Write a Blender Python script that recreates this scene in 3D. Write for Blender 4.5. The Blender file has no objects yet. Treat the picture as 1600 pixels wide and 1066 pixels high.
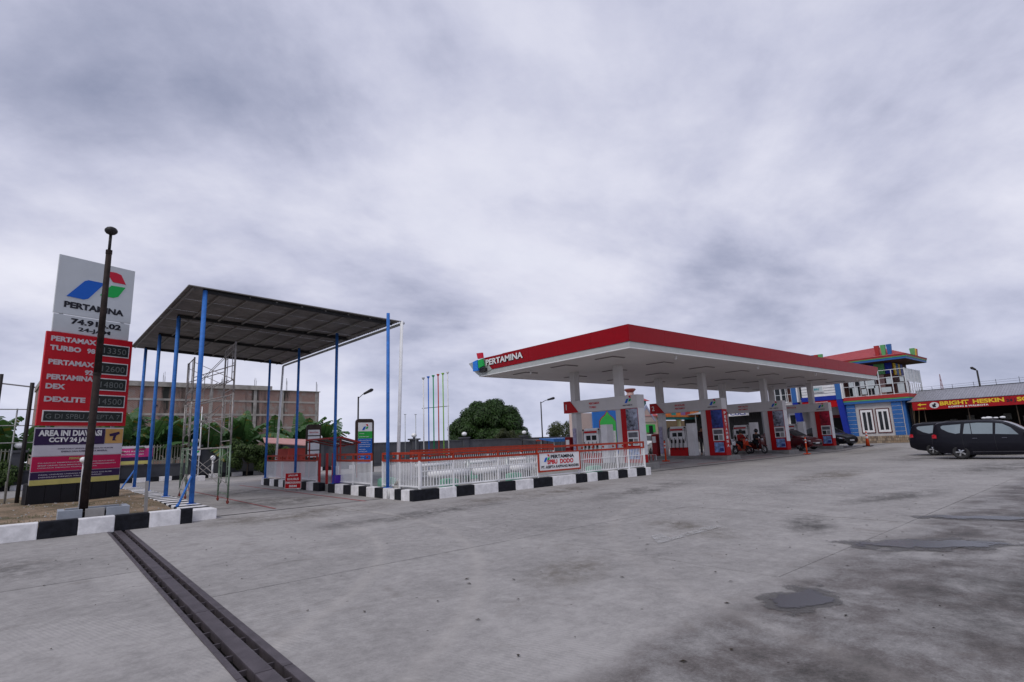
import bpy, bmesh, math, random
from math import sin, cos, pi, radians, sqrt, atan2
from mathutils import Vector, Matrix, noise
SC = bpy.context.scene
COL = SC.collection
random.seed(7)

# ------------------------------------------------------------------ camera
F, PITCH, ROLL, ANG = 848.44, .184, -.0397, .707
cam_d = bpy.data.cameras.new('camera'); cam = bpy.data.objects.new('camera', cam_d); COL.objects.link(cam)
U2 = (cos(ANG), sin(ANG)); V2 = (-sin(ANG), cos(ANG))
def w2s(v): return Vector((v[0]*U2[0]+v[1]*U2[1], v[0]*V2[0]+v[1]*V2[1], v[2]))
_fw = Vector((0, cos(PITCH), sin(PITCH))); _up = Vector((0, -sin(PITCH), cos(PITCH))); _rt = Vector((1, 0, 0))
_r = w2s(cos(ROLL)*_rt+sin(ROLL)*_up); _u = w2s(-sin(ROLL)*_rt+cos(ROLL)*_up); _f = w2s(_fw)
M4 = Matrix(((_r.x, _u.x, -_f.x, -18.299), (_r.y, _u.y, -_f.y, -13.864), (_r.z, _u.z, -_f.z, 1.6), (0, 0, 0, 1)))
cam.matrix_world = M4
cam_d.sensor_width = 36; cam_d.lens = F/1600*36; cam_d.clip_start = .05; cam_d.clip_end = 3000
SC.camera = cam
SC.view_settings.view_transform = 'Standard'; SC.view_settings.look = 'None'
SC.view_settings.exposure = 0.3; SC.view_settings.gamma = 1.0; SC.view_settings.use_curve_mapping = False

# ------------------------------------------------------------------ sky and sun
SUN_EL, SUN_AZ = radians(52), radians(205)      # azimuth of the direction towards the sun, in scene axes
W = bpy.data.worlds.new("World"); SC.world = W; W.use_nodes = True
nt = W.node_tree; nt.nodes.clear(); N = nt.nodes; L = nt.links
out = N.new('ShaderNodeOutputWorld')
sky = N.new('ShaderNodeTexSky'); sky.sky_type = 'NISHITA'; sky.sun_disc = False
sky.sun_elevation = SUN_EL; sky.sun_rotation = pi/2-SUN_AZ
b1 = N.new('ShaderNodeBackground'); b1.inputs[1].default_value = .1; L.new(sky.outputs[0], b1.inputs[0])
b2 = N.new('ShaderNodeBackground'); b2.inputs[1].default_value = 1.0
mx = N.new('ShaderNodeMixShader'); L.new(b1.outputs[0], mx.inputs[1]); L.new(b2.outputs[0], mx.inputs[2]); L.new(mx.outputs[0], out.inputs[0])
tc = N.new('ShaderNodeTexCoord'); sx = N.new('ShaderNodeSeparateXYZ'); L.new(tc.outputs['Generated'], sx.inputs[0])
def mth(op, a, b=None, c=None, clamp=False, tree=None):
    n = (tree or nt).nodes.new('ShaderNodeMath'); n.operation = op; n.use_clamp = clamp
    for i, x in enumerate((a, b, c)):
        if x is None: continue
        if isinstance(x, (int, float)): n.inputs[i].default_value = x
        else: (tree or nt).links.new(x, n.inputs[i])
    return n.outputs[0]
zc = mth('MAXIMUM', sx.outputs[2], -0.06); den = mth('ADD', zc, .34)
cx = N.new('ShaderNodeCombineXYZ'); L.new(mth('DIVIDE', sx.outputs[0], den), cx.inputs[0]); L.new(mth('DIVIDE', sx.outputs[1], den), cx.inputs[1])
mp = N.new('ShaderNodeMapping'); mp.inputs['Rotation'].default_value = (0, 0, 0.75); mp.inputs['Scale'].default_value = (.95, 1.15, 1); mp.inputs['Location'].default_value = (15.2, 9.4, .3)
L.new(cx.outputs[0], mp.inputs[0])
def nz(vec, scale, det, rough, dist, tree):
    n = tree.nodes.new('ShaderNodeTexNoise'); n.inputs['Scale'].default_value = scale; n.inputs['Detail'].default_value = det
    n.inputs['Roughness'].default_value = rough; n.inputs['Distortion'].default_value = dist
    if vec is not None: tree.links.new(vec, n.inputs[0])
    return n.outputs[0]
def ramp(fac, stops, tree):
    r = tree.nodes.new('ShaderNodeValToRGB'); e = r.color_ramp.elements
    while len(e) > 1: e.remove(e[-1])
    e[0].position = stops[0][0]; e[0].color = (*stops[0][1], 1)
    for p, c in stops[1:]:
        k = e.new(p); k.color = (*c, 1)
    tree.links.new(fac, r.inputs[0]); return r.outputs[0]
n1 = nz(mp.outputs[0], 1.15, 11, .55, .22, nt); n2 = nz(mp.outputs[0], .42, 4, .45, .2, nt); n3 = nz(mp.outputs[0], 5, 8, .6, .05, nt)
mixn = mth('ADD', mth('ADD', mth('MULTIPLY', n1, .54), mth('MULTIPLY', n2, .38)), mth('MULTIPLY', n3, .08))
ccol = ramp(mixn, [(.39, (.215, .24, .345)), (.445, (.33, .35, .465)), (.49, (.45, .465, .585)), (.535, (.555, .565, .67)), (.61, (.70, .70, .78))], nt)
hz = nt.nodes.new('ShaderNodeMixRGB'); L.new(mth('MULTIPLY', mth('SUBTRACT', 1.0, mth('MULTIPLY', zc, 4.5), clamp=True), .45), hz.inputs[0]); L.new(ccol, hz.inputs[1]); hz.inputs[2].default_value = (.55, .585, .73, 1)
L.new(hz.outputs[0], b2.inputs[0])
cover = mth('SUBTRACT', 1.0, mth('MULTIPLY', mth('SUBTRACT', n1, .60, clamp=True), 1.2, clamp=True))
L.new(cover, mx.inputs[0])
sd = bpy.data.lights.new('sun', 'SUN'); sd.energy = 1.25; sd.angle = radians(24); sd.color = (1, .96, .9)
so = bpy.data.objects.new('sun', sd); COL.objects.link(so)
dirv = Vector((cos(SUN_AZ)*cos(SUN_EL), sin(SUN_AZ)*cos(SUN_EL), sin(SUN_EL)))
so.rotation_euler = dirv.to_track_quat('Z', 'Y').to_euler(); so.location = (0, 0, 60)

# ------------------------------------------------------------------ helpers
MC = {}
def pm(name, rgb, rough=.6, metal=0., var=.12, scale=2.5, bump=0., coat=0., bscale=40, spec=.22, alpha=None):
    if name in MC: return MC[name]
    m = bpy.data.materials.new(name); m.use_nodes = True; t = m.node_tree; b = t.nodes['Principled BSDF']
    b.inputs['Roughness'].default_value = rough; b.inputs['Metallic'].default_value = metal; b.inputs['Coat Weight'].default_value = coat
    b.inputs['Specular IOR Level'].default_value = spec
    c = t.nodes.new('ShaderNodeTexCoord')
    f = nz(c.outputs['Object'], scale, 6, .65, .2, t)
    lo = tuple(max(0, x*(1-var)) for x in rgb); hi = tuple(min(1, x*(1+var*.7)) for x in rgb)
    t.links.new(ramp(f, [(.32, lo), (.68, hi)], t), b.inputs['Base Color'])
    if bump:
        bn = t.nodes.new('ShaderNodeBump'); bn.inputs['Strength'].default_value = bump; bn.inputs['Distance'].default_value = .01
        t.links.new(nz(c.outputs['Object'], bscale, 5, .6, 0, t), bn.inputs['Height']); t.links.new(bn.outputs[0], b.inputs['Normal'])
    MC[name] = m; return m
def props(o, label=None, cat=None, group=None, kind=None):
    if label: o['label'] = label
    if cat: o['category'] = cat
    if group: o['group'] = group
    if kind: o['kind'] = kind
    return o
def thing(name, label, cat, loc=(0, 0, 0), rz=0, group=None, kind=None):
    o = bpy.data.objects.new(name, None); COL.objects.link(o); o.location = loc; o.rotation_euler = (0, 0, rz); o.empty_display_size = .2
    return props(o, label, cat, group, kind)
class MB:
    def __init__(s, off=(0, 0, 0)): s.v = []; s.f = []; s.o = Vector(off)
    def add(s, vs, fs):
        k = len(s.v); s.v += [Vector(v) for v in vs]; s.f += [tuple(i+k for i in f) for f in fs]; return s
    def box(s, x0, x1, y0, y1, z0, z1):
        return s.add([(x0, y0, z0), (x1, y0, z0), (x1, y1, z0), (x0, y1, z0), (x0, y0, z1), (x1, y0, z1), (x1, y1, z1), (x0, y1, z1)],
                     [(0, 3, 2, 1), (4, 5, 6, 7), (0, 1, 5, 4), (1, 2, 6, 5), (2, 3, 7, 6), (3, 0, 4, 7)])
    def hexa(s, p):  # eight corners: bottom four, top four
        return s.add(p, [(0, 3, 2, 1), (4, 5, 6, 7), (0, 1, 5, 4), (1, 2, 6, 5), (2, 3, 7, 6), (3, 0, 4, 7)])
    def tube(s, p0, p1, r, r2=None, n=8, sq=False):
        p0 = Vector(p0); p1 = Vector(p1); d = (p1-p0)
        if d.length < 1e-6: return s
        d.normalize(); a = Vector((0, 0, 1)) if abs(d.z) < .9 else Vector((1, 0, 0)); x = d.cross(a).normalized(); y = d.cross(x)
        r2 = r if r2 is None else r2; vs = []; of = pi/4 if sq else 0
        if sq: n = 4
        for i in range(n):
            t = 2*pi*i/n+of; vs.append(p0+(x*cos(t)+y*sin(t))*r)
        for i in range(n):
            t = 2*pi*i/n+of; vs.append(p1+(x*cos(t)+y*sin(t))*r2)
        fs = [(i, (i+1) % n, n+(i+1) % n, n+i) for i in range(n)]+[tuple(range(n))[::-1], tuple(range(n, 2*n))]
        return s.add(vs, [f[::-1] for f in fs])
    def path(s, pts, r, n=6):
        for a, b in zip(pts, pts[1:]): s.tube(a, b, r, n=n)
        return s
    def ball(s, c, r, nu=12, nv=8, sz=1.):
        c = Vector(c); vs = []; fs = []
        for j in range(nv+1):
            p = pi*j/nv
            for i in range(nu): t = 2*pi*i/nu; vs.append(c+Vector((r*sin(p)*cos(t), r*sin(p)*sin(t), r*cos(p)*sz)))
        for j in range(nv):
            for i in range(nu):
                i2 = (i+1) % nu; fs.append((j*nu+i, (j+1)*nu+i, (j+1)*nu+i2, j*nu+i2))
        return s.add(vs, fs)
    def poly(s, pts, O, R, U, depth):
        O = Vector(O); R = Vector(R).normalized(); U = Vector(U).normalized(); Nn = R.cross(U)
        n = len(pts)
        ar = sum(pts[i][0]*pts[(i+1) % n][1]-pts[(i+1) % n][0]*pts[i][1] for i in range(n))
        if ar < 0: pts = pts[::-1]
        vs = [O+R*x+U*y for x, y in pts]+[O+R*x+U*y+Nn*depth for x, y in pts]
        fs = [tuple(range(n))[::-1], tuple(range(n, 2*n))]+[(i, (i+1) % n, n+(i+1) % n, n+i) for i in range(n)]
        return s.add(vs, fs)
    def torus(s, c, ax, R, r, nu=20, nv=8, sq=1.):
        c = Vector(c); ax = Vector(ax).normalized(); a = Vector((0, 0, 1)) if abs(ax.z) < .9 else Vector((1, 0, 0)); x = ax.cross(a).normalized(); y = ax.cross(x)
        vs = []; fs = []
        for i in range(nu):
            t = 2*pi*i/nu; d = x*cos(t)+y*sin(t)
            for j in range(nv):
                p = 2*pi*j/nv; vs.append(c+d*(R+r*cos(p))+ax*r*sin(p)*sq)
        for i in range(nu):
            for j in range(nv):
                fs.append((i*nv+j, i*nv+(j+1) % nv, ((i+1) % nu)*nv+(j+1) % nv, ((i+1) % nu)*nv+j))
        return s.add(vs, fs)
    def build(s, name, mat, parent=None, smooth=False, bevel=0, label=None, kind=None, fix=False):
        me = bpy.data.meshes.new(name); me.from_pydata([v-s.o for v in s.v], [], s.f)
        if bevel or fix:
            bm = bmesh.new(); bm.from_mesh(me)
            if fix: bmesh.ops.recalc_face_normals(bm, faces=bm.faces)
            if bevel: bmesh.ops.bevel(bm, geom=list(bm.edges), offset=bevel, segments=2, affect='EDGES', profile=.6)
            bm.to_mesh(me); bm.free()
        if smooth: me.polygons.foreach_set('use_smooth', [True]*len(me.polygons))
        me.materials.append(mat); me.update()
        return link(name, me, parent, label, kind)
def link(name, me, parent=None, label=None, kind=None, loc=None):
    o = bpy.data.objects.new(name, me); COL.objects.link(o)
    if parent: o.parent = parent
    if loc is not None: o.location = loc
    if label: o['label'] = label
    if kind: o['kind'] = kind
    return o
def copy_tree(o, parent=None):
    c = o.copy(); COL.objects.link(c)
    if parent is not None: c.parent = parent
    for ch in list(o.children): copy_tree(ch, c)
    return c
_tn = 0
def text(s, name, mat, parent, O, R, U, w=None, h=None, depth=.004, bold=.012, off=(0, 0, 0), align='L', kind=None):
    """lettering as a thin raised mesh; O is the lower left corner"""
    cu = bpy.data.curves.new('txt', 'FONT'); cu.body = s; cu.size = 1; cu.offset = bold; cu.resolution_u = 3; cu.fill_mode = 'FRONT'
    o = bpy.data.objects.new('txt', cu); COL.objects.link(o); dg = bpy.context.evaluated_depsgraph_get(); dg.update()
    me = bpy.data.meshes.new_from_object(o.evaluated_get(dg)); bpy.data.objects.remove(o)
    xs = [v.co.x for v in me.vertices]; ys = [v.co.y for v in me.vertices]
    if not xs: return None
    x0, x1, y0, y1 = min(xs), max(xs), min(ys), max(ys)
    if '\n' in s: pass
    kx = (w/(x1-x0)) if w else None; ky = (h/(y1-y0)) if h else None
    kx = kx or ky; ky = ky or kx
    O = Vector(O)-Vector(off); R = Vector(R).normalized(); U = Vector(U).normalized(); Nn = R.cross(U)
    for v in me.vertices: v.co = O+R*((v.co.x-x0)*kx)+U*((v.co.y-y0)*ky)+Nn*depth
    me.materials.clear(); me.materials.append(mat); me.name = name
    return link(name, me, parent, kind=kind)
RA, UZ = (1, 0, 0), (0, 0, 1)          # on a face looking towards -Y
RB = (0, -1, 0)                        # on a face looking towards -X
def sstep(x): x = max(0, min(1, x)); return x*x*(3-2*x)
def gz(a, b): return .2*max(sstep((b-1)/3)*sstep((a-1)/7), sstep((a-24)/10))
LOGO = {'blue': [(0, 0), (.27, .55), (.33, .60), (.62, .60), (.36, .03), (.29, -.02)],
        'red': [(.60, 1.0), (.80, 1.02), (.90, .98), (1.0, .70), (.76, .70), (.68, .87)],
        'green': [(.55, .20), (.74, .58), (1.0, .60), (.88, .26), (.80, .20)]}
def logo(parent, O, R, U, w, h, depth=.012, off=(0, 0, 0)):
    for k, c in (('blue', M_lblue), ('red', M_lred), ('green', M_lgreen)):
        MB(off).poly([(x*w, y*h) for x, y in LOGO[k]], O, R, U, depth).build('logo_shape', c, parent)
def panel(name, mat, parent, O, R, U, w, h, depth=.01, off=(0, 0, 0), **k):
    return MB(off).poly([(0, 0), (w, 0), (w, h), (0, h)], O, R, U, depth).build(name, mat, parent, **k)

M_white = pm('white_paint', (.80, .80, .81), .5, var=.09, spec=.15)
M_whited = pm('white_paint_worn', (.66, .66, .66), .6, var=.2, scale=5)
M_black = pm('black_paint', (.012, .012, .015), .5, var=.3)
M_red = pm('red_fascia_paint', (.30, .003, .010), .42, var=.08, spec=.12)
M_redk = pm('red_kiosk_paint', (.46, .004, .008), .4, var=.08)
M_rail = pm('orange_red_rail_paint', (.38, .042, .018), .5, var=.2, scale=8)
M_blue = pm('blue_pole_paint', (.05, .185, .56), .5, var=.22, scale=6, spec=.15)
M_grey = pm('grey_metal', (.32, .33, .34), .45, .3)
M_galv = pm('galvanised_steel', (.38, .40, .40), .45, .5, var=.25, scale=9)
M_dark = pm('dark_metal', (.035, .033, .034), .5, .2)
M_rust = pm('rusty_pole', (.028, .019, .017), .7, .1, var=.5, scale=7, bump=.3)
M_conc = pm('plain_concrete', (.33, .32, .31), .85, var=.2, bump=.4)
M_lblue = pm('logo_blue', (.01, .12, .55), .4, var=.04); M_lred = pm('logo_red', (.6, .012, .04), .4, var=.04); M_lgreen = pm('logo_green', (.01, .42, .08), .4, var=.04)
M_txtk = pm('lettering_black', (.02, .02, .03), .5); M_txtw = pm('lettering_white', (.8, .8, .8), .5, var=.03); M_txtr = pm('lettering_red', (.6, .01, .02), .5)
M_txty = pm('lettering_yellow', (.8, .55, .04), .5); M_txtg = pm('lettering_grey', (.45, .45, .47), .5)
M_glass = pm('dark_glass', (.03, .035, .04), .08, 0, var=.2)
M_rubber = pm('tyre_rubber', (.038, .038, .04), .8, var=.2)
M_chrome = pm('bright_metal', (.6, .61, .62), .2, .9, var=.1)
# ------------------------------------------------------------------ ground
def concrete_mat(name, base, dark=0.):
    m = bpy.data.materials.new(name); m.use_nodes = True; t = m.node_tree; b = t.nodes['Principled BSDF']; lk = t.links.new
    g = t.nodes.new('ShaderNodeNewGeometry'); pos = g.outputs['Position']
    info = t.nodes.new('ShaderNodeObjectInfo')
    big = nz(pos, .16, 5, .55, .6, t); mid = nz(pos, .9, 7, .62, .5, t); fine = nz(pos, 38, 8, .8, 0, t); pits = nz(pos, 7, 4, .6, .3, t)
    sep = t.nodes.new('ShaderNodeSeparateXYZ'); lk(pos, sep.inputs[0])
    # dirtier beyond the joint at y=-10.8
    wob = mth('MULTIPLY', mth('SUBTRACT', nz(pos, .8, 6, .6, .2, t), .5, tree=t), 1.6, tree=t)
    dirty = mth('MULTIPLY', mth('SUBTRACT', -10.75, mth('ADD', sep.outputs[1], mth('MULTIPLY', wob, .7, tree=t), tree=t), tree=t), 2.2, clamp=True, tree=t)
    st = t.nodes.new('ShaderNodeMapping'); st.inputs['Scale'].default_value = (2.2, .35, 1); lk(pos, st.inputs[0])
    streak = nz(st.outputs[0], .8, 5, .6, .4, t)
    tone = mth('ADD', mth('ADD', mth('MULTIPLY', big, .35, tree=t), mth('MULTIPLY', mid, .3, tree=t), tree=t),
               mth('ADD', mth('MULTIPLY', streak, .15, tree=t), mth('MULTIPLY', fine, .24, tree=t), tree=t), tree=t)
    mott = nz(pos, 6, 10, .8, .1, t); tone = mth('ADD', mth('MULTIPLY', tone, .62, tree=t), mth('MULTIPLY', mott, .38, tree=t), tree=t)
    tone = mth('ADD', tone, mth('MULTIPLY', mth('SUBTRACT', info.outputs['Random'], .5, tree=t), .035, tree=t), tree=t)
    c1 = ramp(tone, [(.40, tuple(x*.58 for x in base)), (.46, tuple(x*.84 for x in base)), (.51, base), (.57, tuple(x*1.22 for x in base))], t)
    dn = mth('ADD', mth('MULTIPLY', nz(pos, 1.1, 10, .72, .15, t), .72, tree=t), mth('MULTIPLY', fine, .28, tree=t), tree=t)
    c2 = ramp(dn, [(.40, (base[0]*.22, base[1]*.21, base[2]*.20)), (.47, (base[0]*.42, base[1]*.39, base[2]*.38)), (.53, tuple(x*.66 for x in base)), (.60, tuple(x*.98 for x in base))], t)
    mxr = t.nodes.new('ShaderNodeMixRGB'); lk(dirty, mxr.inputs[0]); lk(c1, mxr.inputs[1]); lk(c2, mxr.inputs[2])
    # scattered stains and small dark specks
    sp = nz(pos, 1.7, 3, .5, 1.2, t); spm = mth('MULTIPLY', mth('SUBTRACT', sp, .60, clamp=True, tree=t), 5.5, clamp=True, tree=t)
    m2 = t.nodes.new('ShaderNodeMixRGB'); lk(mth('MULTIPLY', spm, .4, tree=t), m2.inputs[0]); lk(mxr.outputs[0], m2.inputs[1]); m2.inputs[2].default_value = (base[0]*.5, base[1]*.46, base[2]*.42, 1)
    vo = t.nodes.new('ShaderNodeTexVoronoi'); vo.inputs['Scale'].default_value = 2.2; lk(pos, vo.inputs[0])
    vsp = mth('LESS_THAN', vo.outputs['Distance'], .035, tree=t)
    m3 = t.nodes.new('ShaderNodeMixRGB'); lk(mth('MULTIPLY', vsp, .7, tree=t), m3.inputs[0]); lk(m2.outputs[0], m3.inputs[1]); m3.inputs[2].default_value = (.06, .055, .05, 1)
    # tyre sweeps: pale curved bands around a turning point
    def ring(cx_, cy_, r, wd):
        dx = mth('SUBTRACT', sep.outputs[0], cx_, tree=t); dy = mth('SUBTRACT', sep.outputs[1], cy_, tree=t)
        d = mth('SQRT', mth('ADD', mth('MULTIPLY', dx, dx, tree=t), mth('MULTIPLY', dy, dy, tree=t), tree=t), tree=t)
        d = mth('ADD', d, mth('MULTIPLY', wob, .12, tree=t), tree=t)
        e = mth('ABSOLUTE', mth('SUBTRACT', d, r, tree=t), tree=t)
        return mth('SUBTRACT', 1.0, mth('DIVIDE', e, wd, tree=t), clamp=True, tree=t)
    rg = mth('MAXIMUM', ring(-22.5, -1.5, 9.3, .16), ring(-22.5, -1.5, 10.7, .16), tree=t)
    rg = mth('MAXIMUM', rg, mth('MULTIPLY', ring(-3, -16, 11.5, .2), .6, tree=t), tree=t)
    rg = mth('MULTIPLY', mth('MULTIPLY', rg, mid, tree=t), .6, tree=t)
    m4 = t.nodes.new('ShaderNodeMixRGB'); lk(rg, m4.inputs[0]); lk(m3.outputs[0], m4.inputs[1]); m4.inputs[2].default_value = (min(1, base[0]*1.5), min(1, base[1]*1.47), min(1, base[2]*1.42), 1)
    lk(m4.outputs[0], b.inputs['Base Color'])
    lk(mth('SUBTRACT', .86, mth('MULTIPLY', dirty, .2, tree=t), tree=t), b.inputs['Roughness']); b.inputs['Specular IOR Level'].default_value = .35
    # brushed grooves + grain
    wv = t.nodes.new('ShaderNodeTexWave'); wv.wave_type = 'BANDS'; wv.bands_direction = 'X'; wv.inputs['Scale'].default_value = 7.5; wv.inputs['Distortion'].default_value = 1.1; wv.inputs['Detail'].default_value = 2; wv.inputs['Detail Scale'].default_value = .6
    rot = t.nodes.new('ShaderNodeMapping'); rot.inputs['Rotation'].default_value = (0, 0, radians(-16)); lk(pos, rot.inputs[0]); lk(rot.outputs[0], wv.inputs[0])
    gm = mth('MULTIPLY', mth('MULTIPLY', wv.outputs[1], mth('MULTIPLY', mth('SUBTRACT', mid, .42, clamp=True, tree=t), 4, clamp=True, tree=t), tree=t), mth('SUBTRACT', 1.0, dirty, tree=t), tree=t)
    hgt = mth('ADD', mth('MULTIPLY', gm, .5, tree=t), mth('ADD', mth('MULTIPLY', fine, .6, tree=t), mth('MULTIPLY', pits, .5, tree=t), tree=t), tree=t)
    bn = t.nodes.new('ShaderNodeBump'); bn.inputs['Strength'].default_value = .75; bn.inputs['Distance'].default_value = .008
    lk(hgt, bn.inputs['Height']); lk(bn.outputs[0], b.inputs['Normal'])
    return m
M_slab = concrete_mat('yard_concrete', (.308, .293, .284))
M_joint = pm('joint_filler', (.12, .115, .11), .9)
M_earth = pm('far_ground', (.12, .13, .07), .95, var=.4, scale=.3)

def sheet(name, xs, ys, zf, mat, kind='structure', parent=None):
    vs = [(x, y, zf(x, y)) for y in ys for x in xs]; n = len(xs)
    fs = [(j*n+i, j*n+i+1, (j+1)*n+i+1, (j+1)*n+i) for j in range(len(ys)-1) for i in range(n-1)]
    return MB().add(vs, fs).build(name, mat, parent, kind=kind)
xs = [-900, -300, -120, -60, -40, -30, -20, -10]+[i for i in range(0, 46, 2)]+[60, 90, 150, 400, 1200]
ys = [-400, -150, -60, -30, -15]+[i*.5 for i in range(0, 16)]+[10, 14, 20, 29, 31, 50, 90, 200, 500, 1400]
sheet('ground', xs, ys, lambda x, y: gz(x, y)-.37-(.9*sstep((y-31)/30) if y > 31 else 0), M_earth)
sheet('yard_base', [-45, -30, -20, -17.12], [-40, -20, 29.6], lambda x, y: -.018, M_joint)
sheet('yard_base', [-16.72, -10, 0]+[i*1. for i in range(1, 45)]+[52], [-40, -20, -10, 0]+[i*.5 for i in range(2, 9)]+[10, 20, 29.6], lambda x, y: gz(x, y)-.018, M_joint)
yard = thing('concrete_yard', None, None, (0, 0, 0), kind='structure')
def slab(x0, x1, y0, y1):
    gx_ = .0025; x0 += gx_; x1 -= gx_; y0 += .005 if abs(y0+10.8) < .1 else .003; y1 -= .003
    sub = (x1 > 1 and y1 > 1) or x1 > 24
    nx = max(1, int((x1-x0)/.9)) if sub else 1; ny = max(1, int((y1-y0)/.6)) if sub else 1
    e = .004*random.uniform(-1, 1)
    vs = []; fs = []
    for j in range(ny+1):
        for i in range(nx+1):
            x = x0+(x1-x0)*i/nx; y = y0+(y1-y0)*j/ny; vs.append((x, y, gz(x, y)+(e if not sub else 0)))
    n = nx+1
    for j in range(ny):
        for i in range(nx): fs.append((j*n+i, j*n+i+1, (j+1)*n+i+1, (j+1)*n+i))
    k = len(vs); bd = [i for i in range(n)]+[j*n+nx for j in range(1, ny+1)]+[ny*n+i for i in range(nx-1, -1, -1)]+[j*n for j in range(ny-1, 0, -1)]
    vs += [(vs[i][0], vs[i][1], vs[i][2]-.03) for i in bd]
    for q in range(len(bd)):
        q2 = (q+1) % len(bd); fs.append((bd[q2], bd[q], k+q, k+q2))
    MB().add(vs, fs).build('slab', M_slab, yard)
yr = [-26, -20.8, -15.8, -10.8, -6.55, -2.05, 2.45, 7, 11.5, 16, 20.5, 25, 29.5]
xr = [-16.74, -11.9, -7, -2.2, 2.8, 7.8, 12.8, 17.8, 22.8, 27.8, 32.8, 38, 44, 50]
for i in range(len(xr)-1):
    for j in range(len(yr)-1): slab(xr[i], xr[i+1], yr[j], yr[j+1])
yl = [-26, -21, -16.6, -12.4, -8.3, -4.12, 1.5, 7, 12, 16.5, 21, 25.2, 29.5]
xl = [-42, -36, -30, -26, -21.6, -17.10]
for i in range(len(xl)-1):
    for j in range(len(yl)-1): slab(xl[i], xl[i+1], yl[j], yl[j+1])
# drainage channel with its steel cover strips
M_steel = pm('worn_drain_steel', (.105, .09, .10), .5, .35, var=.3, scale=5, bump=.2)
dr = thing('drain_channel', 'long steel covered drain slot running across the yard towards the viewer', 'drain', (-16.92, -8, 0))
DO = (-16.92, -8, 0)
MB(DO).box(-17.12, -16.72, -24, 1.45, -.30, -.25).box(-17.14, -17.12, -24, 1.45, -.30, -.02).box(-16.72, -16.70, -24, 1.45, -.30, -.02).build('channel_bed', pm('drain_mud', (.035, .032, .028), .9, var=.4), dr)
y = -24.
while y < 1.4:
    y2 = min(y+2.1, 1.45)
    MB(DO).box(-17.115, -17.065, y+.004, y2-.004, -.09, .012).build('edge_plate', M_steel, dr, bevel=.006)
    MB(DO).box(-16.79, -16.715, y+.004, y2-.004, -.09, .012).build('edge_plate', M_steel, dr, bevel=.006)
    MB(DO).box(-16.99, -16.86, y+.006, y2-.006, -.07, .016).build('centre_plate', M_steel, dr, bevel=.008)
    y = y2
b_ = MB(DO); y = -23.9
while y < 1.4: b_.box(-17.05, -16.79, y, y+.02, -.05, -.012); y += .40
b_.build('cross_bar', M_steel, dr, kind='stuff')
# puddles: irregular shallow wet films
M_pud = bpy.data.materials.new('puddle_water'); M_pud.use_nodes = True
pb = M_pud.node_tree.nodes['Principled BSDF']; pb.inputs['Base Color'].default_value = (.10, .098, .11, 1); pb.inputs['Roughness'].default_value = .12; pb.inputs['Specular IOR Level'].default_value = .55
M_damp = pm('damp_concrete', (.17, .16, .155), .6, var=.3, scale=9)
def film_mat(name, col, rough, dens):
    m = bpy.data.materials.new(name); m.use_nodes = True; t = m.node_tree; b = t.nodes['Principled BSDF']
    b.inputs['Base Color'].default_value = (*col, 1); b.inputs['Roughness'].default_value = rough
    oc = t.nodes.new('ShaderNodeTexCoord'); ln = t.nodes.new('ShaderNodeVectorMath'); ln.operation = 'LENGTH'; t.links.new(oc.outputs['Object'], ln.inputs[0])
    g = t.nodes.new('ShaderNodeNewGeometry'); n_ = nz(g.outputs['Position'], 2.6, 9, .62, .3, t)
    f = mth('ADD', mth('SUBTRACT', .72, ln.outputs['Value'], tree=t), mth('MULTIPLY', mth('SUBTRACT', n_, .5, tree=t), 1.5, tree=t), tree=t)
    t.links.new(mth('MULTIPLY', mth('MULTIPLY', f, 9, clamp=True, tree=t), dens, tree=t), b.inputs['Alpha']); return m
M_pud = film_mat('puddle_water', (.06, .058, .064), .22, .85); M_pud.node_tree.nodes['Principled BSDF'].inputs['Specular IOR Level'].default_value = .22; M_damp = film_mat('damp_concrete', (.10, .093, .088), .5, .6)
def blob(name, cx_, cy_, rx, ry, rot, mat, z):
    o = MB().add([(-1, -1, 0), (1, -1, 0), (1, 1, 0), (-1, 1, 0)], [(0, 1, 2, 3)]).build(name, mat); o.location = (cx_, cy_, z); o.scale = (rx, ry, 1); o.rotation_euler = (0, 0, rot); props(o, kind='structure')
for (x, y, rx, ry, rot) in ((-12.6, -11.35, .55, .30, .1), (-8.95, -11.5, 1.25, .42, -.85), (-5.8, -11.7, 1.3, .3, -1.1)):
    blob('damp_patch', x, y, rx*1.35, ry*1.5, rot, M_damp, .008); blob('puddle', x, y, rx, ry, rot, M_pud, .012)
def stain_mat(name, col, dens, sc):
    m = bpy.data.materials.new(name); m.use_nodes = True; t = m.node_tree; b = t.nodes['Principled BSDF']
    b.inputs['Base Color'].default_value = (*col, 1); b.inputs['Roughness'].default_value = .8; b.inputs['Specular IOR Level'].default_value = .2
    oc = t.nodes.new('ShaderNodeTexCoord'); ln = t.nodes.new('ShaderNodeVectorMath'); ln.operation = 'LENGTH'; t.links.new(oc.outputs['Object'], ln.inputs[0])
    g = t.nodes.new('ShaderNodeNewGeometry'); n1_ = nz(g.outputs['Position'], sc, 10, .72, .2, t); n2_ = nz(g.outputs['Position'], sc*7, 8, .75, 0, t)
    f = mth('MULTIPLY', mth('SUBTRACT', 1.0, ln.outputs['Value'], clamp=True, tree=t), 1.6, clamp=True, tree=t)
    q = mth('MULTIPLY', mth('SUBTRACT', mth('ADD', mth('MULTIPLY', n1_, .6, tree=t), mth('MULTIPLY', n2_, .4, tree=t), tree=t), .44, clamp=True, tree=t), 6, clamp=True, tree=t)
    t.links.new(mth('MULTIPLY', mth('MULTIPLY', f, q, tree=t), dens, tree=t), b.inputs['Alpha']); return m
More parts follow.
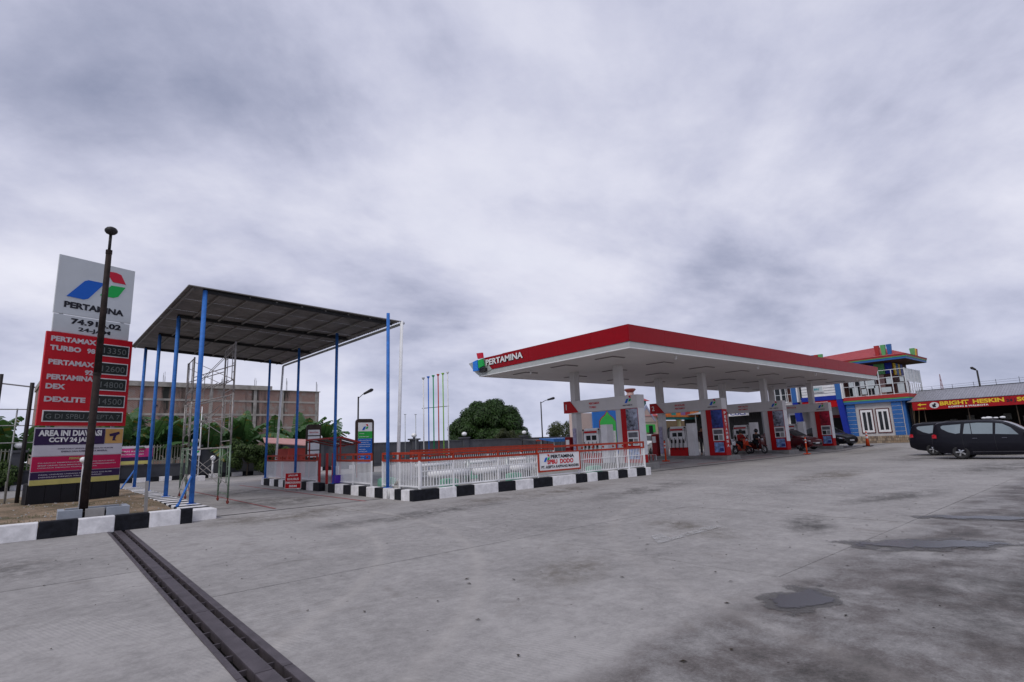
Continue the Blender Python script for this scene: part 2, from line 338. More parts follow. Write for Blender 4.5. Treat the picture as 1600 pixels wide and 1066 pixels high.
M_s1 = stain_mat('dark_tyre_grime', (.06, .058, .055), .55, 1.3); M_s2 = stain_mat('brown_silt_stain', (.14, .115, .08), .5, 1.0); M_s3 = stain_mat('pale_cement_dust', (.36, .345, .34), .35, 1.1)
for k, (x, y, rx, ry, rot, mt) in enumerate([(-19.3, -2.4, 1.9, 1.5, .2, M_s1), (-13.2, .7, 3.4, 1.5, .05, M_s2), (-6.5, -.9, 4.5, 1.3, .08, M_s2), (-11.5, -2.1, 3.2, .8, .1, M_s1), (-4, -3.2, 4.0, .9, .15, M_s1), (-13.2, -8.8, 1.0, .6, .4, M_s2), (-9.6, -8.2, 1.4, .7, 1.1, M_s2), (-8, -9.6, 1.6, .5, .4, M_s1), (-3.0, -9.6, 2.5, .7, -.2, M_s1), (3, -6, 4, 1.1, .1, M_s2), (9, -10, 5, 1.8, -.2, M_s1), (17, -6, 6, 2.4, 0, M_s1), (12, -1.5, 6, .8, 0, M_s3), (-14.5, -5, 2.4, 1.6, .5, M_s3), (-10, -5.5, 3, 1.5, .3, M_s3), (-2, -6.5, 4, 1.4, .1, M_s3), (-12.6, 5, 2.4, 2.6, 0, M_s1), (-12.2, 11, 2.2, 3.4, 0, M_s1), (24, -1, 6, 1.2, 0, M_s2), (-15.2, -12.4, 1.6, 1.0, 0, M_s1), (-11.4, -13, 2, 1.2, 0, M_s1), (8, 8, 3.6, 4, 0, M_s1), (16, 6, 4, 4, 0, M_s1), (24, 6, 4, 4, 0, M_s1)]):
    if x > 2 and y > -2 or x > 22: blob('ground_stain', x, y, rx, ry, rot, mt, max(gz(x-rx, y+ry), gz(x+rx, y+ry))+.006+.0005*k)
    else: blob('ground_stain', x, y, rx, ry, rot, mt, .0065+.0003*k)
lt = MB(); rr = random.Random(77)
for k in range(420):
    x = rr.uniform(-20, 6); y = rr.uniform(-13.6, .3); r_ = rr.uniform(.004, .016); a = rr.uniform(0, 6.28); e_ = rr.uniform(1, 3); z = .006
    if -17.2 < x < -16.65 or (x < -15.3 and y > 1.4): continue
    c_, s_ = cos(a), sin(a); lt.add([(x-c_*r_*e_, y-s_*r_*e_, z), (x+s_*r_, y-c_*r_, z+.004), (x+c_*r_*e_, y+s_*r_*e_, z+.002), (x-s_*r_, y+c_*r_, z+.007)], [(0, 1, 2, 3)])
props(lt.build('leaf_litter', pm('dry_leaf_bits', (.05, .04, .03), .9, var=.6)), 'small dark leaf bits and grit scattered over the concrete yard', 'litter', kind='stuff')
# worn white arrow and red lines painted on the concrete
M_faint = pm('worn_white_marking', (.52, .51, .505), .8, var=.12, scale=9)
for m_, th_ in ((M_faint, .425),):
    t = m_.node_tree; bs = t.nodes['Principled BSDF']; gg = t.nodes.new('ShaderNodeNewGeometry')
    t.links.new(mth('MULTIPLY', mth('SUBTRACT', nz(gg.outputs['Position'], 5, 10, .8, 0, t), .36, clamp=True, tree=t), 2.6, clamp=True, tree=t), bs.inputs['Alpha'])
M_rline = pm('worn_red_marking', (.36, .12, .12), .8, var=.3, scale=9)
mk = MB().poly([(0, 0), (2.0, .06), (2.02, .30), (.55, .16), (.75, .48), (.5, .5)], (-11.1, -8.65, .006), (1, 0, 0), (0, 1, 0), .002).build('worn_arrow_marking', M_faint); props(mk, kind='structure')
for i, (x0, x1, y0, y1) in enumerate([(-10.75, -10.65, 2.2, 16.5), (-13.2, -13.12, 2.8, 16.5), (2.3, 8.5, 3.35, 3.45), (8, 17.2, 2.25, 2.33), (13.6, 18, 2.9, 2.98)]):
    n = 14; vs = []
    for k in range(n+1):
        if x1-x0 > y1-y0: xx = x0+(x1-x0)*k/n; vs += [(xx, y0, gz(xx, y0)+.007), (xx, y1, gz(xx, y1)+.007)]
        else: yy = y0+(y1-y0)*k/n; vs += [(x0, yy, gz(x0, yy)+.007), (x1, yy, gz(x1, yy)+.007)]
    o = MB().add(vs, [(2*k, 2*k+2, 2*k+3, 2*k+1) for k in range(n)]).build('red_line_marking', M_rline); props(o, kind='structure')
# dark narrow drain grate lines
o = MB().box(-15.2, -10.1, 2.36, 2.46, -.02, .006).build('drain_line', M_dark); props(o, kind='structure')
n = 40; vs = []
for k in range(n+1): xx = 1.7+(38-1.7)*k/n; vs += [(xx, 1.62, gz(xx, 1.62)+.009), (xx, 1.76, gz(xx, 1.76)+.009)]
o = MB().add(vs, [(2*k, 2*k+2, 2*k+3, 2*k+1) for k in range(n)]).build('drain_line', M_dark); props(o, kind='structure')

# ------------------------------------------------------------------ kerbs
M_kw = pm('kerb_white', (.78, .77, .78), .75, var=.2, scale=5, bump=.35, spec=.1)
M_kb = pm('kerb_black', (.014, .015, .02), .6, var=.5, scale=7, bump=.35, spec=.15)
def kerb(name, label, blocks, origin, group=None):
    t = thing(name, label, 'kerb', origin, group=group)
    for i, (x0, x1, y0, y1, h, c) in enumerate(blocks):
        e = .006*random.uniform(-1, 1)
        MB(origin).box(x0+.003, x1-.003, y0+.003, y1-.003, -.02, h+e).build('kerb_block', M_kw if c else M_kb, t, bevel=.022)
    return t
def runx(xs, y0, y1, h, c0): return [(a, b, y0, y1, h, (i+c0) % 2) for i, (a, b) in enumerate(zip(xs, xs[1:]))]
def runy(ys, x0, x1, h, c0): return [(x0, x1, a, b, h, (i+c0) % 2) for i, (a, b) in enumerate(zip(ys, ys[1:]))]
kerb('painted_kerb', 'black and white kerb in front of the price sign and earth bed', runx([-30-.1, -29.4, -28.8, -28.1, -27.5, -26.8, -26.2, -25.5, -24.9, -24.2, -23.5, -22.9, -22.2, -21.6, -20.95, -20.3, -19.6, -18.95, -18.28, -17.63, -16.98, -16.34, -15.71, -15.46], 1.5, 1.78, .34, 0), (-20, 1.5, 0), 'painted kerbs')
kerb('painted_kerb', 'striped kerb carrying the left row of blue shelter poles', runy([1.86, 2.5]+[2.5+.42*i for i in range(1, 37)], -15.52, -14.86, .25, 1), (-15.2, 2, 0), 'painted kerbs')
kerb('painted_kerb', 'long black and white kerb below the tank yard front fence', runx([-9.97, -9.07, -8.44, -7.75, -6.78, -6.03, -5.21, -4.28, -3.07, -2.44, -1.85, -1.2, -.6, .01, .61, 1.23, 1.59], .59, .84, .32, 0), (-4, .6, 0), 'painted kerbs')
kerb('painted_kerb', 'short black and white kerb under the nearest right hand blue pole', [(-9.98, -9.72, .84, 1.33, .32, 1), (-9.98, -9.72, 1.33, 1.75, .32, 0), (-9.98, -9.72, 1.75, 2.05, .32, 1)]+runy([2.25, 2.51, 3.1, 3.71, 4.31, 4.93, 5.59, 6.34, 7.0], -9.98, -9.72, .32, 1), (-9.85, 4, 0), 'painted kerbs')
kerb('painted_kerb', 'far black and white kerb behind the small red lane sign', runy([7.9, 8.53, 9.3, 9.95, 10.6, 11.2, 11.61, 12.21, 12.85, 13.5, 14.18, 15.09, 15.5], -9.98, -9.72, .32, 0), (-9.85, 12, 0), 'painted kerbs')
kerb('painted_kerb', 'distant black and white kerb at the foot of the dark boundary wall', runx([-42+.72*i for i in range(0, 62)], 28.9, 29.2, .28, 0), (-18, 29, 0), 'painted kerbs')
# raised tank yard floor and the earth bed
M_pave = pm('tank_yard_floor', (.27, .27, .26), .85, var=.25, bump=.4)
ty = MB().add([(-9.72, .84, .24), (1.5, .84, .24), (1.5, 15.5, .24), (-9.72, 15.5, .24), (-9.72, .84, -.02), (1.5, .84, -.02), (1.5, 15.5, -.02), (-9.72, 15.5, -.02)], [(0, 1, 2, 3), (1, 5, 6, 2), (2, 6, 7, 3), (0, 3, 7, 4)]).build('tank_yard_floor', M_pave); props(ty, kind='structure')
M_soil = bpy.data.materials.new('bare_earth'); M_soil.use_nodes = True; t = M_soil.node_tree; b = t.nodes['Principled BSDF']; b.inputs['Roughness'].default_value = .95
g = t.nodes.new('ShaderNodeNewGeometry'); p = g.outputs['Position']
c = ramp(mth('ADD', mth('MULTIPLY', nz(p, .9, 6, .6, .5, t), .6, tree=t), mth('MULTIPLY', nz(p, 22, 5, .7, 0, t), .4, tree=t), tree=t), [(.36, (.055, .07, .025)), (.45, (.12, .095, .055)), (.52, (.24, .17, .11)), (.62, (.36, .27, .19))], t)
t.links.new(c, b.inputs['Base Color'])
bn = t.nodes.new('ShaderNodeBump'); bn.inputs['Strength'].default_value = .8; bn.inputs['Distance'].default_value = .03; t.links.new(nz(p, 14, 7, .7, 0, t), bn.inputs['Height']); t.links.new(bn.outputs[0], b.inputs['Normal'])
def inbed(x, y): return y < (17.4 if x > -16.6 else 13.4-(x+16.6)*0.02)
xs = [-30+.3*i for i in range(49)]; ys = [1.78+.3*i for i in range(53)]
vs = []; fs = []
for yy in ys:
    for xx in xs: vs.append((min(xx, -15.52), yy, .22+.05*noise.noise(Vector((xx*.6, yy*.6, 0)))+.03*noise.noise(Vector((xx*2.5, yy*2.5, 3)))+.08*sstep((yy-3)/6)))
nn = len(xs)
for j in range(len(ys)-1):
    for i in range(nn-1):
        if inbed(xs[i], ys[j]): fs.append((j*nn+i, j*nn+i+1, (j+1)*nn+i+1, (j+1)*nn+i))
o = MB().add(vs, fs).build('earth_bed', M_soil, smooth=True); props(o, kind='structure')
def bedz(xx, yy): return .22+.05*noise.noise(Vector((xx*.6, yy*.6, 0)))+.03*noise.noise(Vector((xx*2.5, yy*2.5, 3)))+.08*sstep((yy-3)/6)
gm = MB(); rr = random.Random(3)
for k in range(6500):
    x = rr.uniform(-24, -15.6); y = rr.uniform(1.85, 8)
    if noise.noise(Vector((x*.9, y*.9, 7))) + (.25 if y < 3.4 else 0) < rr.uniform(.05, .45): continue
    z = bedz(x, y)-.01; a = rr.uniform(0, 6.28); h = rr.uniform(.02, .075); w = .006
    dx, dy = rr.uniform(-.03, .03), rr.uniform(-.03, .03)
    gm.add([(x-w*cos(a), y-w*sin(a), z), (x+w*cos(a), y+w*sin(a), z), (x+dx, y+dy, z+h)], [(0, 1, 2)])
props(gm.build('grass', pm('short_grass', (.07, .11, .03), .8, var=.5, scale=4)), 'thin short grass growing on the earth bed behind the front kerb', 'grass', kind='stuff')
st = MB()
for k in range(500):
    x = rr.uniform(-24, -15.6); y = rr.uniform(1.9, 12); r = rr.uniform(.01, .035); z = bedz(x, y)
    st.add([(x-r, y, z), (x, y-r, z), (x+r, y, z), (x, y+r, z), (x, y, z+r)], [(0, 1, 4), (1, 2, 4), (2, 3, 4), (3, 0, 4)])
props(st.build('pebbles', M_conc), 'loose pebbles scattered over the earth bed', 'pebbles', kind='stuff')
# driveway beyond the bed is the slab field itself

# ------------------------------------------------------------------ price sign
T = thing('price_sign', 'tall red and white fuel price pylon on a black tiled plinth', 'sign', (-17.4, 9.1, 0))
SO = Vector((-18.6, 8.6, 0)); SR = Vector((2.35, .9, 0)); SW = SR.length; SR = SR.normalized(); SNn = SR.cross(Vector((0, 0, 1)))
OFF = (-17.4, 9.1, 0)
def sp(x, z, d=0): return SO+SR*x+Vector((0, 0, z))+SNn*d
def sbox(name, mat, x0, x1, z0, z1, d0, d1, parent=None, **k):
    p = [sp(x0, z0, d1), sp(x1, z0, d1), sp(x1, z0, d0), sp(x0, z0, d0), sp(x0, z1, d1), sp(x1, z1, d1), sp(x1, z1, d0), sp(x0, z1, d0)]
    return MB(OFF).hexa(p).build(name, mat, parent or T, **k)
M_tile = pm('black_tile', (.012, .012, .016), .3, var=.3)
sbox('plinth', M_dark, 0, SW, .0, .93, -.34, -.02)
for i in range(6):
    w = SW/6; sbox('tile', M_tile, i*w+.006, (i+1)*w-.006, .1, .9, -.02, .004, bevel=.003)
for i in range(2):
    for k in (0, 1):
        x = -.02 if i == 0 else SW
        sbox('tile', M_tile, x, x+.02, .1, .9, -.33+.15*k+.005, -.33+.15*k+.145)
MSW = pm('sign_white_panel', (.6, .63, .65), .35, var=.06, scale=1.2); MSR = pm('sign_red_panel', (.56, .008, .02), .4, var=.08)
# posts carry the cabinets
for x in (.35, SW-.35): sbox('post', M_grey, x-.05, x+.05, .9, 8.2, -.14, -.08)
sbox('logo_cabinet', MSW, .12, SW-.1, 6.32, 8.3, -.12, -.06, bevel=.01)
sbox('number_cabinet', MSW, .14, SW-.12, 5.70, 6.30, -.12, -.06, bevel=.01)
sbox('price_cabinet', MSR, 0, SW, 2.68, 5.68, -.1, 0, bevel=.008)
logo(T, sp(.42, 6.93, -.055), SR, UZ, 1.72, 1.13, .012, OFF)
text('PERTAMINA', 'lettering', M_txtk, T, sp(.38, 6.55, -.052), SR, UZ, 1.78, .21, bold=.05, off=OFF)
text('74.916.02', 'lettering', M_txtk, T, sp(.62, 6.02, -.052), SR, UZ, 1.5, .2, bold=.045, off=OFF)
text('24-JAM', 'lettering', M_txtk, T, sp(.85, 5.77, -.052), SR, UZ, .95, .17, bold=.03, off=OFF)
MST = pm('sign_pale_lettering', (.62, .55, .58), .5, var=.05)
for s_, x, z, w in [('PERTAMAX', .12, 5.38, 1.27), ('TURBO', .12, 5.08, .85), ('98', 1.14, 5.08, .24), ('PERTAMAX', .12, 4.62, 1.27), ('92', 1.14, 4.35, .24), ('PERTAMINA', .12, 4.14, 1.29), ('DEX', .12, 3.84, .52), ('DEXLITE', .12, 3.43, 1.12)]:
    text(s_, 'lettering', MST, T, sp(x, z, .004), SR, UZ, w, .17, bold=.05, off=OFF)
M_led = pm('led_panel_black', (.022, .028, .026), .35, var=.1); M_ledd = pm('led_dots_grey', (.16, .175, .17), .5)
for s_, z in [('13350', 5.05), ('12600', 4.42), ('14800', 3.87), ('14500', 3.30)]:
    sbox('display_frame', M_white, 1.44, 2.42, z, z+.42, 0, .02, bevel=.004); sbox('display', M_led, 1.47, 2.39, z+.03, z+.39, .02, .026)
    text(s_, 'display_digits', M_ledd, T, sp(1.62, z+.1, .028), SR, UZ, .70, .2, bold=0, off=OFF)
sbox('display_frame', M_white, .12, 2.4, 2.80, 3.16, 0, .02, bevel=.004); sbox('display', M_led, .15, 2.37, 2.83, 3.13, .02, .026)
text('G DI SPBU ASEPTA 7', 'display_digits', M_ledd, T, sp(.2, 2.90, .028), SR, UZ, 2.1, .15, bold=0, off=OFF)
# printed banner hung below the cabinet (in front of the posts)
B = thing('warning_banner', 'large printed banner with CCTV notice hung under the red price panel', 'banner', (-17.4, 9.1, 0))
MBa = pm('banner_navy', (.035, .015, .07), .5, var=.1); MBw = pm('banner_white', (.62, .6, .66), .5, var=.06); MBr = pm('banner_magenta', (.52, .012, .08), .5, var=.08); MBy = pm('banner_yellow', (.56, .5, .16), .5, var=.12); MBo = pm('banner_orange', (.62, .36, .12), .5)
def brow(mat, z0, z1, x0=.0, x1=2.45, d=.03, sk0=0., sk1=0.): return sbox('printed_band', mat, x0, x1, z0, z1, d-.02, d, B)
sbox('banner_sheet', MBw, -.02, 2.47, .88, 2.62, .0, .008, B)
brow(MBa, 2.08, 2.58, 0, 1.9); brow(MBo, 2.10, 2.58, 1.92, 2.45); brow(MBw, 1.74, 2.06); brow(MBr, 1.27, 1.72); brow(MBa, 1.03, 1.25); brow(MBy, .86, 1.02)
text('AREA INI DIAWASI', 'lettering', M_txtw, B, sp(.08, 2.35, .033), SR, UZ, 1.72, .19, bold=.045, off=OFF)
text('CCTV 24 JAM', 'lettering', M_txtw, B, sp(.36, 2.12, .033), SR, UZ, 1.12, .19, bold=.045, off=OFF)
text('DIREKTORAT JENDERAL PENEGAKAN HUKUM', 'lettering', MBa, B, sp(.62, 1.92, .033), SR, UZ, 1.55, .05, bold=.02, off=OFF)
text('ENERGI DAN SUMBER DAYA MINERAL', 'lettering', MBa, B, sp(.72, 1.84, .033), SR, UZ, 1.3, .05, bold=.02, off=OFF)
text('PERINGATAN', 'lettering', MBy, B, sp(.95, 1.61, .033), SR, UZ, .5, .07, bold=.03, off=OFF)
for k in range(3): text(['DILARANG MEMPERJUALBELIKAN BBM BERSUBSIDI', 'SETIAP ORANG YANG MENYALAHGUNAKAN PENGANGKUTAN', 'DIPIDANA DENGAN PIDANA PENJARA'][k], 'lettering', MBw, B, sp(.15, 1.50-.075*k, .033), SR, UZ, [2.1, 2.15, 1.6][k], .04, bold=.01, off=OFF)
for k in range(2): text(['PASAL UNDANG UNDANG MINYAK DAN GAS BUMI', 'DENGAN DENDA PALING TINGGI'][k], 'lettering', MBw, B, sp(.2, 1.15-.075*k, .033), SR, UZ, [2., 1.7][k], .035, bold=.01, off=OFF)
# camera pictogram
MB(OFF).poly([(0, .08), (.3, .16), (.32, .08), (.22, .03), (.18, -.1), (.24, -.14), (.1, -.14), (.13, .01), (.02, .0)], sp(2.03, 2.33, .033), SR, UZ, .003).build('camera_picture', MBa, B)

# ------------------------------------------------------------------ near lamp post in its planter box
T = thing('lamp_post', 'tall rusty tapering lamp post in front of the price sign', 'lamp', (-17.52, 2.36, 0))
O_ = (-17.52, 2.36, 0)
MB(O_).tube((-17.52, 2.36, .2), (-17.52, 2.36, 3.6), .085, .075, 14).tube((-17.52, 2.36, 3.6), (-17.53, 2.37, 6.66), .074, .062, 14).build('pole', M_rust, T, smooth=True)
MB(O_).tube((-17.52, 2.36, 3.56), (-17.52, 2.36, 3.62), .083, n=14).tube((-17.53, 2.37, 6.6), (-17.53, 2.37, 6.7), .07, n=14).build('collar', M_rust, T, smooth=False)
MB(O_).tube((-17.53, 2.37, 6.66), (-17.53, 2.37, 7.12), .034, n=10).build('spigot', M_dark, T, smooth=True)
MB(O_).ball((-17.53, 2.34, 7.2), .14, sz=.75).build('lamp_head', M_dark, T, smooth=True)
MB(O_).ball((-17.53, 2.28, 7.18), .06, sz=.6).build('lens', M_grey, T, smooth=True)
MB(O_).path([(-17.61, 2.34, .22), (-17.61, 2.34, 1.2), (-17.53, 2.35, 2.4)], .008).build('cable', M_txtg, T, kind=None)
P = thing('planter_box', 'low grey block planter around the foot of the rusty lamp post', 'planter', (-17.4, 2.3, 0))
M_cb = pm('grey_block', (.33, .36, .41), .85, var=.18, bump=.5)
for (x0, x1, y0, y1) in [(-17.98, -17.55, 1.98, 2.10), (-17.5, -17.15, 1.99, 2.1), (-17.12, -16.68, 1.98, 2.1), (-17.98, -17.86, 2.12, 2.75), (-16.8, -16.68, 2.12, 2.75), (-17.84, -16.82, 2.66, 2.76)]:
    MB((-17.4, 2.3, 0)).box(x0, x1, y0, y1, .16, .5).build('block', M_cb if x0 != -17.5 else M_conc, P, bevel=.008)
MB((-17.4, 2.3, 0)).box(-17.85, -16.81, 2.11, 2.65, .3, .43).build('soil_fill', pm('dark_soil', (.035, .03, .027), .95, var=.4, bump=1.), P)
# concrete stump posts and white bollard globe
for (x, y, h, lb) in [(-16.27, 2.76, 1.0, 'short weathered concrete stump near the kerb corner'), (-19.2, 11.8, .95, 'thin grey stump post left of the black sign plinth')]:
    o = MB((x, y, 0)).tube((x, y, .2), (x-.02, y, h), .05, sq=True).build('stump_post', M_conc); o.location = (x, y, 0); props(o, lb, 'post')
# ------------------------------------------------------------------ unloading shelter
T = thing('unloading_shelter', 'open shelter of dark corrugated roof on eight tall blue poles', 'shelter', (-12.4, 9.5, 0)); SHO = (-12.4, 9.5, 0)
cNL, cNR, cFL, cFR = Vector((-15.5, 3.95, 6.52)), Vector((-8.76, 3.5, 6.1)), Vector((-15.6, 17.5, 6.82)), Vector((-8.7, 17., 6.32))
def rp(u, v, dz=0): return cNL.lerp(cNR, u).lerp(cFL.lerp(cFR, u), v)+Vector((0, 0, dz))
def zroof(x, y):
    v = (y-3.7)/13.5; u = (x+15.5)/6.75; return rp(u, v).z
M_sheet = pm('corrugated_sheet_dark', (.20, .19, .185), .55, .25, var=.3, scale=1.5)
np_ = 15
for k in range(np_):
    m = MB(SHO); n = 22; v0, v1 = k/np_, (k+1)/np_+.004
    vs = []
    for j in range(n+1):
        v = v0+(v1-v0)*j/n; dz = .018*(1 if (j//2) % 2 else 0)+(.004 if k % 2 else 0)
        for i in range(3): vs.append(rp(i/2, v, dz))
    fs = [(j*3+i, j*3+i+1, (j+1)*3+i+1, (j+1)*3+i) for j in range(n) for i in range(2)]
    m.add(vs, fs).build('roof_sheet', M_sheet, T)
lp = [(-15.05, 4.05+4.32*i) for i in range(4)]; rpz = [(-9.75, 2.75+4.28*i) for i in range(4)]
rpz = [(-9.78, 2.55+4.33*i) for i in range(4)]; LB = [.25, .27]
M_beam = pm('dark_rafter', (.03, .03, .032), .6); M_purl = pm('purlin_steel', (.24, .23, .22), .6, .2)
for i in range(4):
    a = Vector((-15.1, lp[i][1], zroof(-15.1, lp[i][1])-.07)); bb = Vector((-9.0, rpz[i][1]+.7, zroof(-9, rpz[i][1]+.7)-.07))
    if i == 0: a.y = 4.1; bb.y = 3.75
    MB(SHO).tube(a, bb, .075, sq=True).build('rafter', M_beam, T)
for i in range(9):
    u = .02+(.93)*i/8; a = rp(u, .01, -.04); bb = rp(u, .99, -.04)
    MB(SHO).tube(a, bb, .035, sq=True).build('purlin', M_purl, T)
MB(SHO).tube(rp(0, 0, .0), rp(1, 0, .0), .02, sq=True).tube(rp(0, 1, 0), rp(1, 1, 0), .02, sq=True).tube(rp(0, 0, 0), rp(0, 1, 0), .02, sq=True).build('edge_flashing', M_purl, T)
MB(SHO).tube(rp(1.012, 0, -.05), rp(1.012, 1, -.05), .06, n=8).build('gutter', M_galv, T, smooth=True)
for (x, y) in lp: MB(SHO).tube((x, y, .24), (x, y, zroof(x, y)-.06), .066, n=12).build('pole', M_blue, T, smooth=True)
for i, (x, y) in enumerate(rpz):
    y2 = y+.9 if i == 0 else y+.55
    MB(SHO).tube((x, y, .30), (x, y, zroof(x, y)-.06), .056, n=12).build('pole', M_blue, T, smooth=True)
for (x, y) in lp+rpz: MB(SHO).box(x-.11, x+.11, y-.11, y+.11, .235 if x < -12 else .31, .262 if x < -12 else .335).build('base_plate', M_blue, T)
MB(SHO).tube((-9.42, 2.55, .45), (-8.78, 3.42, 5.98), .058, n=10).tube((-8.78, 3.42, 5.96), (-8.7, 3.55, 6.1), .06, n=10).build('downpipe', M_white, T, smooth=True)
MB(SHO).tube((-9.3, 15.6, .33), (-8.72, 16.8, 6.2), .055, n=10).build('downpipe', M_white, T, smooth=True)
MB(SHO).tube((-15.45, 3.5, .3), (-15.1, 4.0, 1.0), .03, n=8).tube((-15.5, 3.45, .25), (-15.45, 3.5, .32), .035, n=8).build('brace', M_blue, T, smooth=True)
MB(SHO).tube((-15.7, 15.4, .26), (-15.1, 17.0, 1.0), .03, n=8).build('brace', M_blue, T, smooth=True)
# grey bucket-like footing beside the first right pole
o = MB().tube((-9.55, 2.2, .0), (-9.55, 2.2, .4), .16, .17, 14).tube((-9.55, 2.2, .4), (-9.5, 2.3, .52), .17, .09, 14).build('concrete_footing', M_conc, smooth=True); props(o, 'grey rounded concrete footing at the base of the white downpipe', 'footing')
o = MB().tube((-9.93, 2.15, .0), (-9.93, 2.15, .30), .055, n=10).build('bollard_stub', M_whited, smooth=True); props(o, 'short white stub between two white kerb blocks by the nearest right pole', 'bollard')

# ------------------------------------------------------------------ rolling scaffold
T = thing('scaffold_tower', 'rusty green frame scaffold tower standing under the shelter roof', 'scaffold', (-13.8, 8.4, 0)); O_ = (-13.8, 8.4, 0)
M_sg = pm('scaffold_green', (.20, .27, .20), .6, .3, var=.45, scale=4); M_sb = pm('scaffold_brown', (.38, .36, .35), .6, .4, var=.4, scale=4)
LG = [(-13.68, 5.9), (-14.85, 6.4), (-13.6, 8.2), (-14.75, 8.7)]
LG = [(-13.68, 5.9), (-13.59, 7.9), (-14.9, 8.0), (-14.95, 10.0)]
A0, A1, B0, B1 = [Vector((x, y, 0)) for x, y in [(-13.68, 5.95), (-13.58, 8.1), (-14.65, 8.0), (-14.55, 10.4)]]
A0, A1 = Vector((-13.68, 5.95, 0)), Vector((-13.58, 7.75, 0)); B0, B1 = Vector((-14.2, 9.9, 0)), Vector((-14.1, 11.7, 0))
for lift in range(3):
    z0 = .18+1.72*lift; mt = M_sg if lift == 0 else M_sb
    for (P0, P1) in ((A0, A1), (B0, B1)):
        m = MB(O_); up = Vector((0, 0, 1))
        for q in (P0, P1): m.tube(q+up*z0, q+up*(z0+1.7), .03, n=8)
        m.tube(P0+up*(z0+1.66), P1+up*(z0+1.66), .02); m.tube(P0+up*(z0+.12), P1+up*(z0+.12), .016)
        d = (P1-P0)
        for s in (.25, .75): m.tube(P0+d*s+up*(z0+.45), P0+d*s+up*(z0+1.66), .014)
        m.path([P0+d*0+up*(z0+.35), P0+d*.08+up*(z0+.38), P0+d*.22+up*(z0+.45), P0+d*.25+up*(z0+.7)], .014)
        m.path([P0+d*1+up*(z0+.35), P0+d*.92+up*(z0+.38), P0+d*.78+up*(z0+.45), P0+d*.75+up*(z0+.7)], .014)
        for h in (.7, 1.0, 1.3): m.tube(P0+up*(z0+h), P0+d*.25+up*(z0+h), .012); m.tube(P1+up*(z0+h), P0+d*.75+up*(z0+h), .012)
        m.build('frame', mt, T, smooth=True)
    m = MB(O_); up = Vector((0, 0, 1))
    for a, b in ((A0, B0), (A1, B1)): m.tube(a+up*(z0+.4), b+up*(z0+1.5), .011); m.tube(a+up*(z0+1.5), b+up*(z0+.4), .011)
    m.build('cross_brace', M_sb, T)
    if lift > 0:
        m = MB(O_)
        for a, b in ((A0, B0), (A1, B1)): m.tube(a+up*(z0-.1), b+up*(z0-.1), .022, n=8); m.tube(a+up*(z0+.9), b+up*(z0+.9), .018, n=8); m.tube(a.lerp(b, .5)+up*(z0-.1), a.lerp(b, .5)+up*(z0+.9), .014, n=6)
        m.build('ledger', M_sb, T)
for q in (A0, A1, B0, B1):
    MB(O_).tube(q+Vector((0, 0, .1)), q+Vector((0, 0, .2)), .018).torus(q+Vector((0, 0, .065)), (1, .3, 0), .045, .02, 12, 6).build('castor', pm('castor_red', (.2, .03, .02), .6), T, smooth=True)
m = MB(O_)
for i in range(9):
    t_ = i/8; m.tube(A0.lerp(B0, t_)+Vector((0, 0, 4.05)), A1.lerp(B1, t_)+Vector((0, 0, 4.05)), .018)
m.build('deck_rungs', M_sb, T)
MB(O_).path([(-14.1, 9.6, .15), (-14.3, 9.4, .9), (-14.35, 9.3, .9), (-14.6, 9.2, .05)], .02).build('loose_tube', M_sb, T)
# small red lane sign on thin legs
T = thing('lane_sign', 'small red square sign with white words standing before the far kerb', 'sign', (-10.5, 9.6, 0)); O_ = (-10.5, 9.6, 0)
sgO = Vector((-11.12, 9.3, .12)); sgR = Vector((.95, .35, 0)).normalized()
sgO = Vector((-10.75, 9.5, .1)); sgR = Vector((.76, -.65, 0)).normalized()
panel('board', M_redk, T, sgO, sgR, UZ, .66, .62, .02, O_)
for x in (.05, .6): MB(O_).tube(sgO+sgR*x+Vector((0, 0, -.1)), sgO+sgR*x+Vector((0, 0, .1)), .012).build('leg', M_grey, T)
MB(O_).tube(sgO+sgR*.33-sgR.cross(Vector((0, 0, 1)))*.35+Vector((0, 0, -.1)), sgO+sgR*.33+Vector((0, 0, .5)), .012).build('leg', M_grey, T)
gN = sgR.cross(Vector((0, 0, 1)))
for i, (s_, w) in enumerate([('JALUR', .4), ('KHUSUS', .46), ('PEMBONGKARAN', .6), ('BBM', .3)]): text(s_, 'lettering', M_txtw, T, sgO+sgR*(.33-w/2)+Vector((0, 0, .47-.138*i))+gN*.021, sgR, UZ, w, .085, bold=.02, off=O_)
m = MB(O_)
for a, b, c_, d_ in ((0, .66, 0, .012), (0, .66, .608, .62), (0, .012, 0, .62), (.648, .66, 0, .62)): m.poly([(a, c_), (b, c_), (b, d_), (a, d_)], sgO+gN*.02, sgR, UZ, .004)
m.build('border', M_txtw, T)

